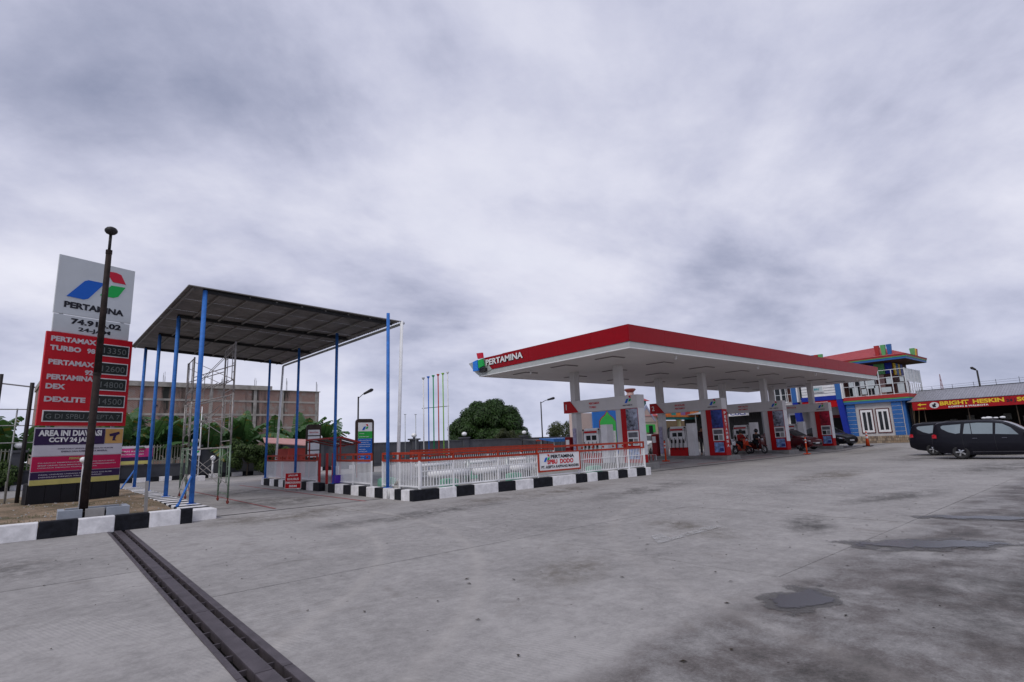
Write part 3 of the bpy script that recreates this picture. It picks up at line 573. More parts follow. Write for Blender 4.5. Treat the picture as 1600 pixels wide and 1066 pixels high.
# ------------------------------------------------------------------ tank yard fences
def mesh_of(mb, name, mat):
    o = mb.build(name, mat); me = o.data; bpy.data.objects.remove(o); return me
PK = {}
def picket_mesh(h, mat, r=.0115):
    k = (round(h, 2), mat.name)
    if k not in PK: PK[k] = mesh_of(MB().box(-r, r, -r*.8, r*.8, 0, h), 'picket', mat)
    return PK[k]
def fence(label, p0, p1, posts, z0=.33, ztop=1.42, gaps=(), sp_=.105, mid=True, skip=None, end_w=None):
    p0 = Vector((*p0, 0)); p1 = Vector((*p1, 0)); d = p1-p0; Ln = d.length; d.normalize(); off = tuple((p0+p1)/2)
    T = thing('yard_fence', label, 'fence', off, group='white picket fences of the tank yard')
    ang = atan2(d.y, d.x)
    def bar(name, s0, s1, z, hh, th, mat):
        n = Vector((-d.y, d.x, 0)); a = p0+d*s0; b = p0+d*s1
        MB(off).hexa([a-n*th+Vector((0, 0, z)), b-n*th+Vector((0, 0, z)), b+n*th+Vector((0, 0, z)), a+n*th+Vector((0, 0, z)), a-n*th+Vector((0, 0, z+hh)), b-n*th+Vector((0, 0, z+hh)), b+n*th+Vector((0, 0, z+hh)), a+n*th+Vector((0, 0, z+hh))]).build(name, mat, T)
    for s in posts:
        c = p0+d*s; MB(off).tube(c+Vector((0, 0, z0-.06)), c+Vector((0, 0, z0+.82)), .038, sq=True).build('post', M_white, T); MB(off).tube(c+Vector((0, 0, z0+.82)), c+Vector((0, 0, ztop-.01)), .037, sq=True).build('post_top', M_rail, T)
    bar('top_rail', 0, Ln, ztop-.075, .075, .03, M_rail); bar('lower_rail', 0, Ln, ztop-.295, .07, .028, M_rail); bar('bottom_rail', 0, Ln, z0+.03, .04, .02, M_white)
    if mid: bar('middle_rail', 0, Ln, z0+.5, .025, .015, M_white)
    me = picket_mesh(ztop-.29-z0-.05, M_white); n = int(Ln/sp_)
    for i in range(n):
        s = sp_*(i+.5)
        if any(abs(s-q) < .04 for q in posts): continue
        if any(a <= s <= b for a, b in gaps): continue
        q = p0+d*s-Vector(off); o = link('picket', me, T, loc=(q.x, q.y, z0+.05)); o.rotation_euler = (0, 0, ang)
    m = MB(off); s = .35
    while s < Ln-.2:
        if not any(abs(s-q) < .15 for q in posts) and not any(a <= s <= b for a, b in gaps):
            c = p0+d*s+Vector((0, 0, ztop-.142)); m.ball(c, .045, 8, 5)
        s += .62
    m.build('rail_ornament', M_rail, T, kind='stuff')
    return T
px = [-9.65, -8.45, -6.65, -4.85, -2.75, -.4, .3, 1.4]
fence('white picket fence with red rails along the front of the tank yard', (-9.65, .75), (1.42, .75), [x+9.65 for x in px], gaps=[(4.8, 6.9)])
fence('white picket fence with red rails behind the nearest right blue pole', (-9.62, .85), (-9.62, 3.2), [0, 1.2, 2.35], mid=False, sp_=.1)
fence('white picket fence section between the white gap and the entrance', (-9.62, 4.05), (-9.62, 7.0), [0, 1.5, 2.95], mid=False, sp_=.1)
fence('far white picket fence section behind the red lane sign', (-9.62, 9.1), (-9.62, 15.8), [0, 2.2, 4.4, 6.7], mid=False, sp_=.1)
fence('inner white picket fence with red rails at the back of the tank yard', (-6.8, 6.3), (1.4, 6.3), [0, 2, 4, 6, 8.2], z0=.3, ztop=1.44, mid=True, sp_=.12)
# station name board on the front fence
T = thing('station_name_board', 'white station name board in red frame hung on the front fence', 'sign', (-3.8, .68, 0)); O_ = (-3.8, .68, 0)
MB(O_).box(-4.84, -2.76, .66, .69, .56, 1.16).build('board', M_white, T)
MB(O_).box(-4.88, -2.72, .645, .70, .50, .56).box(-4.88, -2.72, .645, .70, 1.16, 1.2).box(-4.88, -4.84, .645, .70, .56, 1.16).box(-2.76, -2.72, .645, .70, .56, 1.16).build('frame', M_rail, T)
logo(T, (-4.62, .655, .86), RA, UZ, .3, .25, .006, O_)
text('PERTAMINA', 'lettering', M_txtk, T, (-4.27, .655, .965), RA, UZ, 1.22, .125, bold=.04, off=O_)
text('SPBU  DODO', 'lettering', M_txtr, T, (-4.45, .655, .765), RA, UZ, 1.35, .165, bold=.04, off=O_)
text('PT. ASEPTA RAPPANG MANDIRI', 'lettering', M_txtk, T, (-4.75, .655, .62), RA, UZ, 1.92, .10, bold=.03, off=O_)
# white guard pipes with grey posts, valve boxes
for i, (x0, x1) in enumerate([(-8.45, -6.8), (-6.6, -5.0), (-4.9, -3.9)]):
    T = thing('guard_pipe', ['nearest fat white guard pipe lying behind the front fence', 'middle fat white guard pipe behind the front fence', 'short white guard pipe left of the station name board'][i], 'pipe', (x0, 2.2, 0), group='white guard pipes inside the tank yard')
    MB((x0, 2.2, 0)).tube((x0, 2.2, .62), (x1, 2.2, .62), .12, n=16).build('pipe', M_white, T, smooth=True)
    [MB((x0, 2.2, 0)).box(q, q+.14, 2.14, 2.26, .24, .52).build('support', M_galv, T) for q in (x0+.2, x1-.34)]
    MB((x0, 2.2, 0)).tube((x1+.1, 2.4, .24), (x1+.1, 2.4, 1.05), .08, n=12).build('vertical_pipe', M_galv, T, smooth=True)
M_mint = pm('mint_box', (.25, .55, .40), .6, var=.2)
for i, (x, y, s) in enumerate([(-8.3, 1.25, .26), (-5.6, 1.2, .24), (-1.3, 1.25, .3), (-5.3, 4.2, .3), (-8.9, 4.3, .28)]):
    o = MB((x, y, 0)).box(x-s, x+s, y-.18, y+.18, .24, .5).box(x-s*.8, x+s*.8, y-.14, y+.14, .5, .53).build('valve_box', M_mint, bevel=.01); o.location = (x, y, 0)
    props(o, ['pale mint green valve box nearest the fence corner', 'pale mint valve box just behind the front fence middle', 'pale mint valve box right of the station name board', 'pale mint valve box by the inner fence', 'pale mint valve box towards the left fence'][i], 'box', 'mint green valve boxes')
for i in range(3):
    x = -7.6+2.3*i; T = thing('filling_pipe_rack', ['left', 'middle', 'right'][i]+' low white pipe rack in the middle of the tank yard', 'pipe rack', (x, 4.6, 0), group='low white pipe racks')
    MB((x, 4.6, 0)).tube((x, 4.6, .85), (x+1.7, 4.6, .85), .07, n=12).build('pipe', M_white, T, smooth=True)
    for q in (.2, .85, 1.5): MB((x, 4.6, 0)).tube((x+q, 4.6, .24), (x+q, 4.6, .85), .05, n=10).build('leg', M_whited, T, smooth=True)
# coloured vent pipes
vc = [('white', (.75, .75, .75)), ('blue', (.03, .16, .6)), ('green', (.01, .3, .1)), ('red', (.5, .05, .02)), ('lime green', (.25, .5, .08)), ('white', (.8, .8, .8))]
for i, (cn, c) in enumerate(vc):
    x = -2.74+.32*i; h = 5.17+.08*i
    T = thing('vent_pipe', ['leftmost white vent pipe of the tall coloured row', 'tall blue tank vent pipe', 'tall dark green tank vent pipe', 'tall red tank vent pipe', 'tall lime green tank vent pipe', 'rightmost white vent pipe of the tall coloured row'][i], 'vent pipe', (x, 12, 0), group='coloured tank vent pipes')
    mm = pm('vent_'+cn.replace(' ', '_'), c, .5)
    MB((x, 12, 0)).tube((x, 12, .24), (x, 12, h), .032, n=10).build('pipe', mm, T, smooth=True); MB((x, 12, 0)).tube((x, 12, h), (x, 12, h+.08), .03, .085, 10).tube((x, 12, h+.08), (x, 12, h+.12), .085, .085, 10).build('cap', mm if i else M_galv, T, smooth=True)
o = MB((-2, 12.06, 0)).tube((-2.8, 12.06, 3.6), (-1.05, 12.06, 3.75), .022, n=6).build('vent_bracket', M_galv); o.location = (-2, 12.06, 0); props(o, 'thin grey bracket bar tying the coloured vent pipes together', 'bracket')
for i, x in enumerate((-4.23, -3.87, -3.23)):
    T = thing('vent_pipe', ['leftmost', 'middle', 'rightmost'][i]+' thin grey short vent pipe left of the coloured row', 'vent pipe', (x, 12, 0), group='thin grey vent pipes')
    MB((x, 12, 0)).tube((x, 12, .24), (x, 12, 3.26), .018, n=8).build('pipe', M_galv, T, smooth=True); MB((x, 12, 0)).tube((x-.07, 12, 3.27), (x+.07, 12, 3.27), .016, n=6).build('tee', M_galv, T)
# totem boards
T = thing('information_totem', 'tall dark framed totem with blue and green printed board', 'sign', (-3.9, 17, 0)); O_ = (-3.9, 17, 0)
TR = Vector((1, 0, 0))
def rrect(w, h, r, n=5):
    p = []
    for cx_, cy_, a0 in ((w-r, h-r, 0), (r, h-r, pi/2), (r, r, pi), (w-r, r, 1.5*pi)):
        for k in range(n+1): t_ = a0+pi/2*k/n; p.append((cx_+r*cos(t_), cy_+r*sin(t_)))
    return p
M_tf = pm('totem_frame', (.05, .035, .03), .5, var=.3); M_tb = pm('totem_blue', (.02, .13, .5), .5, var=.06); M_tg = pm('totem_green', (.03, .38, .06), .5)
MB(O_).poly(rrect(1.15, 3.3, .2), (-4.35, 17.14, .02), TR, UZ, .14).build('frame', M_tf, T)
panel('board', M_white, T, (-4.22, 17.0, .7), TR, UZ, .89, 2.4, .015, O_); panel('blue_field', M_tb, T, (-4.22, 16.984, .7), TR, UZ, .89, 1.45, .006, O_); panel('green_field', M_tg, T, (-4.22, 16.984, 2.16), TR, UZ, .89, .42, .006, O_)
logo(T, (-3.98, 16.98, 2.66), TR, UZ, .4, .34, .006, O_)
for k in range(11): text(['WAJIB', 'PROSEDUR PEMBONGKARAN', 'MATIKAN MESIN KENDARAAN', 'PASANG GANJAL RODA', 'PASANG KABEL GROUNDING', 'SIAPKAN ALAT PEMADAM', 'PERIKSA SEGEL', 'UKUR TINGGI CAIRAN', 'BUKA KATUP', 'CATAT HASIL', 'SELESAI'][k], 'lettering', M_txtw, T, (-4.15, 16.976, [2.42, 2.24, 2.02, 1.9, 1.78, 1.66, 1.5, 1.38, 1.26, 1.1, .95][k]), TR, UZ, [.3, .6, .72, .6, .7, .66, .4, .5, .35, .34, .3][k], .05, bold=.01, off=O_)
T = thing('information_totem', 'narrow dark framed totem with white boards beside red gate posts', 'sign', (-6.9, 17, 0)); O_ = (-6.9, 17, 0)
MB(O_).poly(rrect(.82, 3.0, .14), (-7.25, 17.14, .02), TR, UZ, .12).build('frame', M_tf, T)
for k, (z, h) in enumerate([(2.42, .3), (2.06, .3), (1.62, .38), (1.2, .36)]): panel('board', M_white, T, (-7.18, 17.005, z), TR, UZ, .66, h, .012, O_)
text('PERHATIAN', 'lettering', M_txtr, T, (-7.1, 16.99, 2.53), TR, UZ, .5, .08, off=O_); text('AREA BBM', 'lettering', M_txtr, T, (-7.1, 16.99, 1.33), TR, UZ, .5, .08, off=O_)
# small red canopy (gazebo)
T = thing('small_red_canopy', 'small red framed gable canopy behind the left tank yard fence', 'canopy', (-5.6, 16, 0)); O_ = (-5.6, 16, 0)
M_gr = pm('gazebo_red', (.42, .03, .03), .5, var=.15)
gL, gN2, gR, gF = Vector((-8.3, 14.1, 2.1)), Vector((-8.12, 10.2, 2.12)), Vector((-6.84, 11.0, 1.86)), Vector((-6.3, 15.0, 1.73))
for q in (gL, gN2, gR, gF):
    c = (gL+gN2+gR+gF)/4; p = q.lerp(c, .12); MB(O_).tube((p.x, p.y, .24), (p.x, p.y, p.z-.05), .035, sq=True).build('post', M_gr, T)
for k in range(9):
    a0, a1 = gL.lerp(gN2, k/9), gL.lerp(gN2, (k+1)/9); b0, b1_ = gF.lerp(gR, k/9), gF.lerp(gR, (k+1)/9); dz = Vector((0, 0, .015*(k % 2)))
    MB(O_).add([a0+dz, a1+dz, b1_+dz, b0+dz], [(0, 1, 2, 3)]).build('roof_sheet', M_sheet, T)
m = MB(O_)
for a, b in ((gL, gN2), (gN2, gR), (gR, gF), (gF, gL)): m.tube(a, b, .05, sq=True)
m.build('roof_frame', M_gr, T)
for k in (1, 2): MB(O_).tube(gL.lerp(gN2, k/3)-Vector((0, 0, .05)), gF.lerp(gR, k/3)-Vector((0, 0, .05)), .03, sq=True).build('roof_bearer', M_gr, T)
T = thing('pink_roof_shed', 'low shed with faded pink roof behind the far fence', 'shed', (-7, 21, 0)); O_ = (-7, 21, 0)
M_pink = pm('faded_pink_roof', (.5, .26, .24), .7, var=.15)
MB(O_).add([(-8.6, 20.0, 2.15), (-5.6, 20.0, 1.85), (-5.2, 22.5, 2.3), (-8.0, 22.5, 2.5), (-8.6, 20, 2.1), (-5.6, 20, 1.8), (-5.2, 22.5, 2.25), (-8, 22.5, 2.45)], [(0, 1, 2, 3), (7, 6, 5, 4), (0, 4, 5, 1), (1, 5, 6, 2), (2, 6, 7, 3), (3, 7, 4, 0)]).build('roof', M_pink, T)
MB(O_).box(-7.2, -5.7, 20.1, 22.3, 0, 1.75).build('wall', pm('brick_red_wall', (.33, .05, .04), .7), T)
for i, (a, b) in enumerate([(-9.62, 7.4), (-9.55, 8.2), (-9.62, 8.8)]):
    o = MB((a, b, 0)).tube((a, b, .0), (a, b, 1.45), .055, sq=True).build('gate_post', M_gr); o.location = (a, b, 0); props(o, ['red gate post nearest the purple crate', 'middle red gate post in the tank yard entrance', 'red gate post at the far side of the entrance'][i], 'post', 'red gate posts of the tank yard entrance')
o = MB((-9.5, 6.6, 0)).box(-9.82, -9.5, 6.65, 7.0, .33, .62).box(-9.79, -9.53, 6.68, 6.97, .62, .625).build('crate', pm('purple_plastic', (.08, .03, .35), .4)); o.location = (-9.5, 6.6, 0); props(o, 'purple plastic crate on the kerb end beside a blue pole', 'crate')
# ------------------------------------------------------------------ station canopy
T = thing('station_canopy', 'large flat fuel station canopy with red fascia and white columns', 'canopy', (15.5, 5.2, 0)); O_ = (15.5, 5.2, 0)
CA, CB, CZ = 31., 10.45, 5.3
M_soff = pm('canopy_soffit', (.64, .60, .585), .55, var=.05, scale=.6); M_band = pm('canopy_grey_band', (.44, .46, .44), .4, .2, var=.08); M_trim = pm('canopy_white_trim', (.8, .8, .8), .4)
# soffit in long panels
for k in range(13):
    x0 = .12+(CA-.24)*k/13; x1 = .12+(CA-.24)*(k+1)/13
    MB(O_).box(x0+.006, x1-.006, .12, CB-.12, CZ, CZ+.04).build('soffit_panel', M_soff, T)
MB(O_).box(.1, CA-.1, .1, CB-.1, CZ+.042, CZ+.9).build('roof_deck', M_grey, T)
def ring_band(name, mat, z0, z1, o0, o1, th=.04):
    m = MB(O_)
    for (ax, ay, bx, by, nx, ny) in ((0, 0, CA, 0, 0, -1), (0, CB, 0, 0, -1, 0), (CA, 0, CA, CB, 1, 0), (CA, CB, 0, CB, 0, 1)):
        def c(x, y, o): return (x+(-o if x == 0 else o), y+(-o if y == 0 else o))
        a0, b0, a1, b1 = c(ax, ay, o0), c(bx, by, o0), c(ax, ay, o1), c(bx, by, o1); a2, b2, a3, b3 = c(ax, ay, o0-th), c(bx, by, o0-th), c(ax, ay, o1-th), c(bx, by, o1-th)
        m.hexa([(*a0, z0), (*b0, z0), (*b2, z0), (*a2, z0), (*a1, z1), (*b1, z1), (*b3, z1), (*a3, z1)])
    return m.build(name, mat, T)
ring_band('grey_band', M_band, CZ+.02, CZ+.27, .02, .0); ring_band('lower_trim', M_trim, CZ-.02, CZ+.02, .03, .03, .1)
# red fascia faces: segments with thin joints
def fseg(a, b, z0, z1, face):
    if face == 'y': MB(O_).box(a+.004, b-.004, -.035, -.002, z0, z1).build('fascia_panel', M_red, T)
    else: MB(O_).box(-.035, -.002, a+.004, b-.004, z0, z1).build('fascia_panel', M_red, T)
xs_ = [-.035]+[CA*k/12 for k in range(1, 12)]
for a, b in zip(xs_, xs_[1:]): fseg(a, b, CZ+.275, CZ+1.0, 'y')
MB(O_).poly([(xs_[-1]+.004, 0), (CA-.3, 0), (CA+.35, .52), (CA+.45, .72), (xs_[-1]+.004, .725)], (0, -.002, CZ+.275), RA, UZ, .035).build('fascia_panel', M_red, T)
ys_ = [-.002]+[CB*k/5 for k in range(1, 5)]
for a, b in zip(ys_, ys_[1:]): fseg(a, b, CZ+.275, CZ+1.0, 'x')
# left end: red cut on a slant, grey wing with the logo shapes
def yz(pts, x, d, name, mat, **k):
    return MB(O_).poly([(-y, z) for y, z in pts], (x, 0, 0), RB, UZ, d).build(name, mat, T, **k)
yz([(ys_[-1]+.004, CZ+.275), (9.3, CZ+.275), (9.95, CZ+.98), (ys_[-1]+.004, CZ+.98)], -.002, .035, 'fascia_panel', M_red)
yz([(9.32, CZ+.27), (9.97, CZ+.98), (11.45, CZ+.86), (10.9, CZ+.3), (10.75, CZ+.2), (10.45, CZ+.02)], -.003, .03, 'grey_wing', M_band)
MB(O_).add([(0, 10.45, CZ), (0, 10.9, CZ+.3), (0, 11.45, CZ+.86), (1.2, 10.45, CZ+.86), (1.2, 10.45, CZ+.0)], [(0, 1, 4), (1, 2, 3, 4)]).build('grey_wing_return', M_band, T)
yz([(10.25, CZ+.3), (10.72, CZ+.3), (10.72, CZ+.84), (10.3, CZ+.9)], -.18, .1, 'logo_shape', pm('logo_bright_blue', (.02, .22, .75), .35))
yz([(9.8, CZ+.95), (10.25, CZ+.95), (10.35, CZ+1.28), (9.85, CZ+1.25)], -.18, .1, 'logo_shape', M_lred)
yz([(9.75, CZ+.5), (10.2, CZ+.42), (10.24, CZ+.86), (9.85, CZ+.9)], -.18, .1, 'logo_shape', M_lgreen)
MB(O_).box(-.18, -.02, 9.7, 10.3, CZ+.2, CZ+.4).build('wing_bracket', M_dark, T)
text('PERTAMINA', 'lettering', M_txtw, T, (-.055, 9.78, CZ+.52), RB, UZ, 3.1, .33, bold=.03, depth=.02, off=O_)
text('PERTAMINA', 'lettering_back', M_dark, T, (-.04, 9.75, CZ+.49), RB, UZ, 3.1, .33, bold=.03, depth=.0, off=O_)
M_col = pm('canopy_column', (.64, .62, .62), .5, var=.05)
GK = [4., 12., 20., 28.]
for gx in GK:
    for gy in (3.9, 7.0): MB(O_).box(gx-.2, gx+.2, gy-.18, gy+.18, .3, CZ).build('column', M_col, T, bevel=.015)
M_vent = pm('soffit_light_housing', (.22, .19, .19), .5)
for gx in (1.6, 5.6, 9.6, 13.6, 17.6, 21.6, 25.6, 29.2):
    for gy in (2.4, 5.4, 8.4):
        MB(O_).box(gx-.45, gx+.45, gy-.55, gy+.55, CZ-.035, CZ-.002).build('light_recess', M_vent, T, bevel=.01)
        MB(O_).box(gx-.38, gx+.38, gy-.48, gy+.48, CZ-.045, CZ-.036).build('light_lens', M_soff, T)
for x, y in ((1., 7.3), (3.9, .35), (12., .35), (20., .35), (27.5, .35)):
    MB(O_).box(x-.05, x+.05, y-.05, y+.05, CZ-.08, CZ-.02).ball((x, y, CZ-.14), .055, 8, 6).build('dome_camera', M_white, T, smooth=False)

# ------------------------------------------------------------------ pump islands with gates
M_isl = pm('island_concrete', (.24, .235, .23), .8, var=.2, bump=.3)
M_bluep = pm('poster_blue', (.05, .08, .32), .35, var=.7, scale=4); M_redp = pm('poster_red', (.4, .02, .05), .35, var=.8, scale=4); M_picp = pm('poster_picture', (.30, .32, .40), .35, var=.95, scale=4); M_bp = pm('poster_light_blue', (.22, .34, .62), .35, var=.8, scale=6)
M_shelf = pm('shelf_block_grey', (.16, .16, .18), .5, var=.5, scale=3)  # plain mottled grey of a small block on the shelf units
gates = [('1', 'PERTAMAX', 'TURBO', 'w'), ('2', 'BIOSOLAR', 'PERTAMAX', 'v'), ('3', 'PERTALITE', 'PERTAMAX', 'wr'), ('4', 'PERTALITE', '', 'wr')]
ords = ['first', 'second', 'third', 'fourth']
for k, gx in enumerate(GK):
    oz = (gx-.4, 4.8, 0)
    I = MB(oz); I.box(gx-.75, gx+.75, 2.35, 8.6, .02, .36)
    io = I.build('pump_island', M_isl, bevel=.03); io.location = oz; props(io, 'raised concrete pump island under the '+ords[k]+' canopy gate from the left', 'island', 'pump islands')
    T = thing('pump_gate', ['pump gate 1 with grey beam marked Pertamax Turbo', 'pump gate 2 with red slab, blue poster and vertical lettering', 'pump gate 3 behind the parked scooters', 'pump gate 4 between the red and the black car'][k], 'pump gate', oz, group='white and red pump gates under the canopy')
    xf, xb = gx-.30, gx+.28; zt, zb = 3.68, 3.03
    MB(oz).box(xf, xb, 2.62, 7.28, zb, zt).build('beam', M_col, T, bevel=.012)
    MB(oz).poly([(-7.62, zb+.02), (-6.55, zb+.02), (-7.12, zt+.02), (-7.62, zt+.02)], (xf-.004, 0, 0), RB, UZ, .03).build('number_wedge', M_redk, T)
    MB(oz).box(xf+.002, xb, 7.285, 7.62, zb+.02, zt+.02).build('wedge_body', M_redk, T)
    n, l1, l2, sty = gates[k]
    text(n, 'lettering', M_txtw, T, (xf-.036, 7.45, zb+.2), RB, UZ, None, .3, bold=.02, off=oz)
    text(l1, 'lettering', M_txtr, T, (xf-.003, 5.75, zb+.37), RB, UZ, .72, .11, bold=.03, off=oz)
    if l2: text(l2, 'lettering', M_txtr, T, (xf-.003, 5.75, zb+.17), RB, UZ, .7 if l2 != 'TURBO' else .48, .11, bold=.03, off=oz)
    logo(T, (xf-.002, 3.38, zb+.27), RB, UZ, .42, .34, .008, oz)
    text('PERTAMINA', 'lettering', M_txtk, T, (xf-.003, 3.5, zb+.12), RB, UZ, .6, .07, bold=.03, off=oz)
    # right slab
    sx0, sx1 = gx-.28, gx+.26
    MB(oz).box(sx0, sx1, 2.64, 3.70, .37, zb-.003).build('slab_body', M_redk, T, bevel=.01)
    for (y1, y0, z0, z1, mt) in [(3.36, 2.66, 1.95, 3.0, M_bluep if k == 1 else (M_redp if k == 3 else M_picp)), (3.36, 2.68, 1.2, 1.92, M_white), (3.34, 2.74, .55, 1.12, M_bp)]:
        panel('poster' if mt is not M_white else 'shelf_unit', mt, T, (sx0-.003, y1, z0), RB, UZ, y1-y0, z1-z0, .012, oz)
    for (y1, z0, w, h, mt) in [(3.3, 1.6, .56, .24, M_shelf), (3.3, 1.25, .26, .28, M_dark), (2.98, 1.25, .22, .28, M_grey)]: panel('poster', mt, T, (sx0-.016, y1, z0), RB, UZ, w, h, .006, oz)
    panel('poster', M_bp, T, (sx0-.016, 3.3, .84), RB, UZ, .24, .22, .006, oz); panel('poster', M_bluep, T, (sx0-.016, 3.0, .60), RB, UZ, .22, .2, .006, oz)
    if sty in ('w', 'wr'): MB(oz).box(sx0+.01, sx1-.01, 2.622, 2.639, .95 if sty == 'wr' else .75, zb-.004).build('side_panel', M_white, T)
    if sty == 'v':
        for q, ch in enumerate('PERTAMINA'): text(ch, 'lettering', M_txtw, T, (gx-.11, 2.636, 2.72-.235*q), RA, UZ, .22, .17, bold=.03, off=oz)
    MB(oz).box(gx-.26, gx-.21, 6.9, 7.12, .5, 2.2).build('column_print', pm('purple_column_print', (.38, .36, .5), .5, var=.5, scale=12), T)
    if k < 3:
        o = thing('red_cabinet', ['red cabinet whose top shows above the front fence', 'dark red cabinet with white plate behind the orange lane post', 'dark red cabinet behind the white and black scooter'][k], 'cabinet', (gx, 7.6, 0), group='red cabinets on the pump islands')
        MB((gx, 7.6, 0)).box(gx-.25, gx+.2, 7.35, 7.75, .36, 1.75).build('cabinet', pm('deep_red', (.25, .01, .015), .4), o, bevel=.03); MB((gx, 7.6, 0)).box(gx-.262, gx-.251, 7.42, 7.68, 1.2, 1.6).build('label_plate', M_white, o)
def make_dispenser():
    T = thing('fuel_dispenser', 'x', 'fuel pump')
    MB().box(-.28, .28, -.62, .62, 0, .5).build('base', M_redk, T, bevel=.01)
    MB().box(-.26, .26, -.6, .6, .505, 1.5).build('cabinet', M_white, T, bevel=.015); MB().box(-.25, .25, -.58, .58, 1.505, 1.72).build('head', M_whited, T, bevel=.02)
    MB().box(-.2, .2, -.5, .5, 1.722, 1.80).build('top_sign', M_white, T)
    for y in (-.35, .05): MB().box(-.275, -.261, y, y+.3, 1.18, 1.42).build('display', M_glass, T)
    for y in (-.42, -.15, .15, .42):
        MB().box(-.34, -.262, y-.04, y+.04, .78, 1.0).build('nozzle', M_dark, T, bevel=.01)
        MB().path([(-.3, y, .8), (-.36, y, .5), (-.34, y+.05, .35), (-.3, y+.08, .6), (-.28, y+.06, 1.1)], .014).build('hose', M_rubber, T)
    for y in (-.55, .55): MB().tube((-.27, y, .9), (-.27, y, 1.68), .012).ball((-.27, y, 1.72), .05, 8, 5).build('hose_post', M_dark, T)
    MB().box(-.25, .25, -1.1, -.66, 0, 1.95).build('side_tower', M_white, T, bevel=.02)
    panel('red_stripe', M_redk, T, (-.263, .5, 1.55), RB, UZ, .9, .1, .004)
    return T
dp = make_dispenser()
lab = ['white fuel dispenser seen over the front fence before the green arch', 'fully visible white dispenser with red base left of the slab with vertical lettering', 'white fuel dispenser behind the parked scooters', 'white fuel dispenser behind the dark red car']
for k, gx in enumerate(GK):
    o = dp if k == 0 else copy_tree(dp); o.location = (gx+.02, 5.9-.1, .36); o['label'] = lab[k]; o['group'] = 'fuel dispensers on the pump islands'
# orange lane posts
M_or = pm('traffic_orange', (.75, .085, .02), .45)
def make_post():
    T = thing('lane_post', 'x', 'lane post')
    MB().box(-.22, .22, -.05, .05, 0, .05).box(-.05, .05, -.22, .22, 0, .052).build('foot', M_or, T, bevel=.01)
    MB().tube((0, 0, .04), (0, 0, 1.12), .05, .042, 14).build('tube', M_or, T, smooth=True)
    for z in (.72, .9): MB().tube((0, 0, z), (0, 0, z+.09), .051, .05, 14).build('reflective_band', M_white, T, smooth=True)
    MB().box(-.01, .01, -.03, .03, 1.12, 1.17).build('handle', M_dark, T)
    return T
po = make_post()
for i, (x, y, lb) in enumerate([(8.2, 4.35, 'orange lane post with white bands in front of pump gate 2'), (20.6, 1.8, 'orange lane post in front of the red car'), (6.6, 9.2, 'orange lane post behind the right end of the front fence')]):
    o = po if i == 0 else copy_tree(po); o.location = (x, y, gz(x, y)+.01); o['label'] = lb; o['group'] = 'orange lane posts'
T = thing('traffic_cone', 'tall orange traffic cone with white bands before the windowed white wall', 'traffic cone', (31.6, 1.55, gz(31.6, 1.55)))
MB().box(-.3, .3, -.3, .3, 0, .05).build('foot', M_dark, T, bevel=.01); MB().tube((0, 0, .05), (0, 0, 1.2), .15, .035, 16).build('cone', M_or, T, smooth=True)
MB().tube((0, 0, .62), (0, 0, .78), .102, .085, 16).tube((0, 0, .9), (0, 0, 1.02), .072, .06, 16).build('reflective_band', M_white, T, smooth=True)
# blue drums beside the slabs
M_drum = pm('blue_plastic_drum', (.03, .14, .42), .4)
for i, (x, y, lb) in enumerate([(21.9, 3.8, 'blue plastic drum at the tail of the dark red car'), (29.2, 3.5, 'blue plastic drum beside the wheel of the black car')]):
    o = MB((x, y, 0)).tube((x, y, .2), (x, y, .45), .2, .22, 16).tube((x, y, .45), (x, y, .75), .22, .22, 16).tube((x, y, .75), (x, y, .9), .22, .18, 16).tube((x, y, .9), (x, y, .94), .2, .2, 16).build('drum', M_drum, smooth=False); o.location = (x, y, 0); props(o, lb, 'drum', 'blue drums')
T = thing('striped_stool', 'small red and white striped stool near the orange lane post', 'stool', (9.6, 6.2, gz(9.6, 6.2))) 
for i in range(5): MB().box(-.2+.08*i, -.13+.08*i, -.15, .15, .3, .34).build('slat', M_redk if i % 2 == 0 else M_white, T)
for x in (-.17, .16):
    for y in (-.12, .12): MB().box(x-.02, x+.02, y-.02, y+.02, 0, .3).build('leg', M_redk if x < 0 else M_white, T)

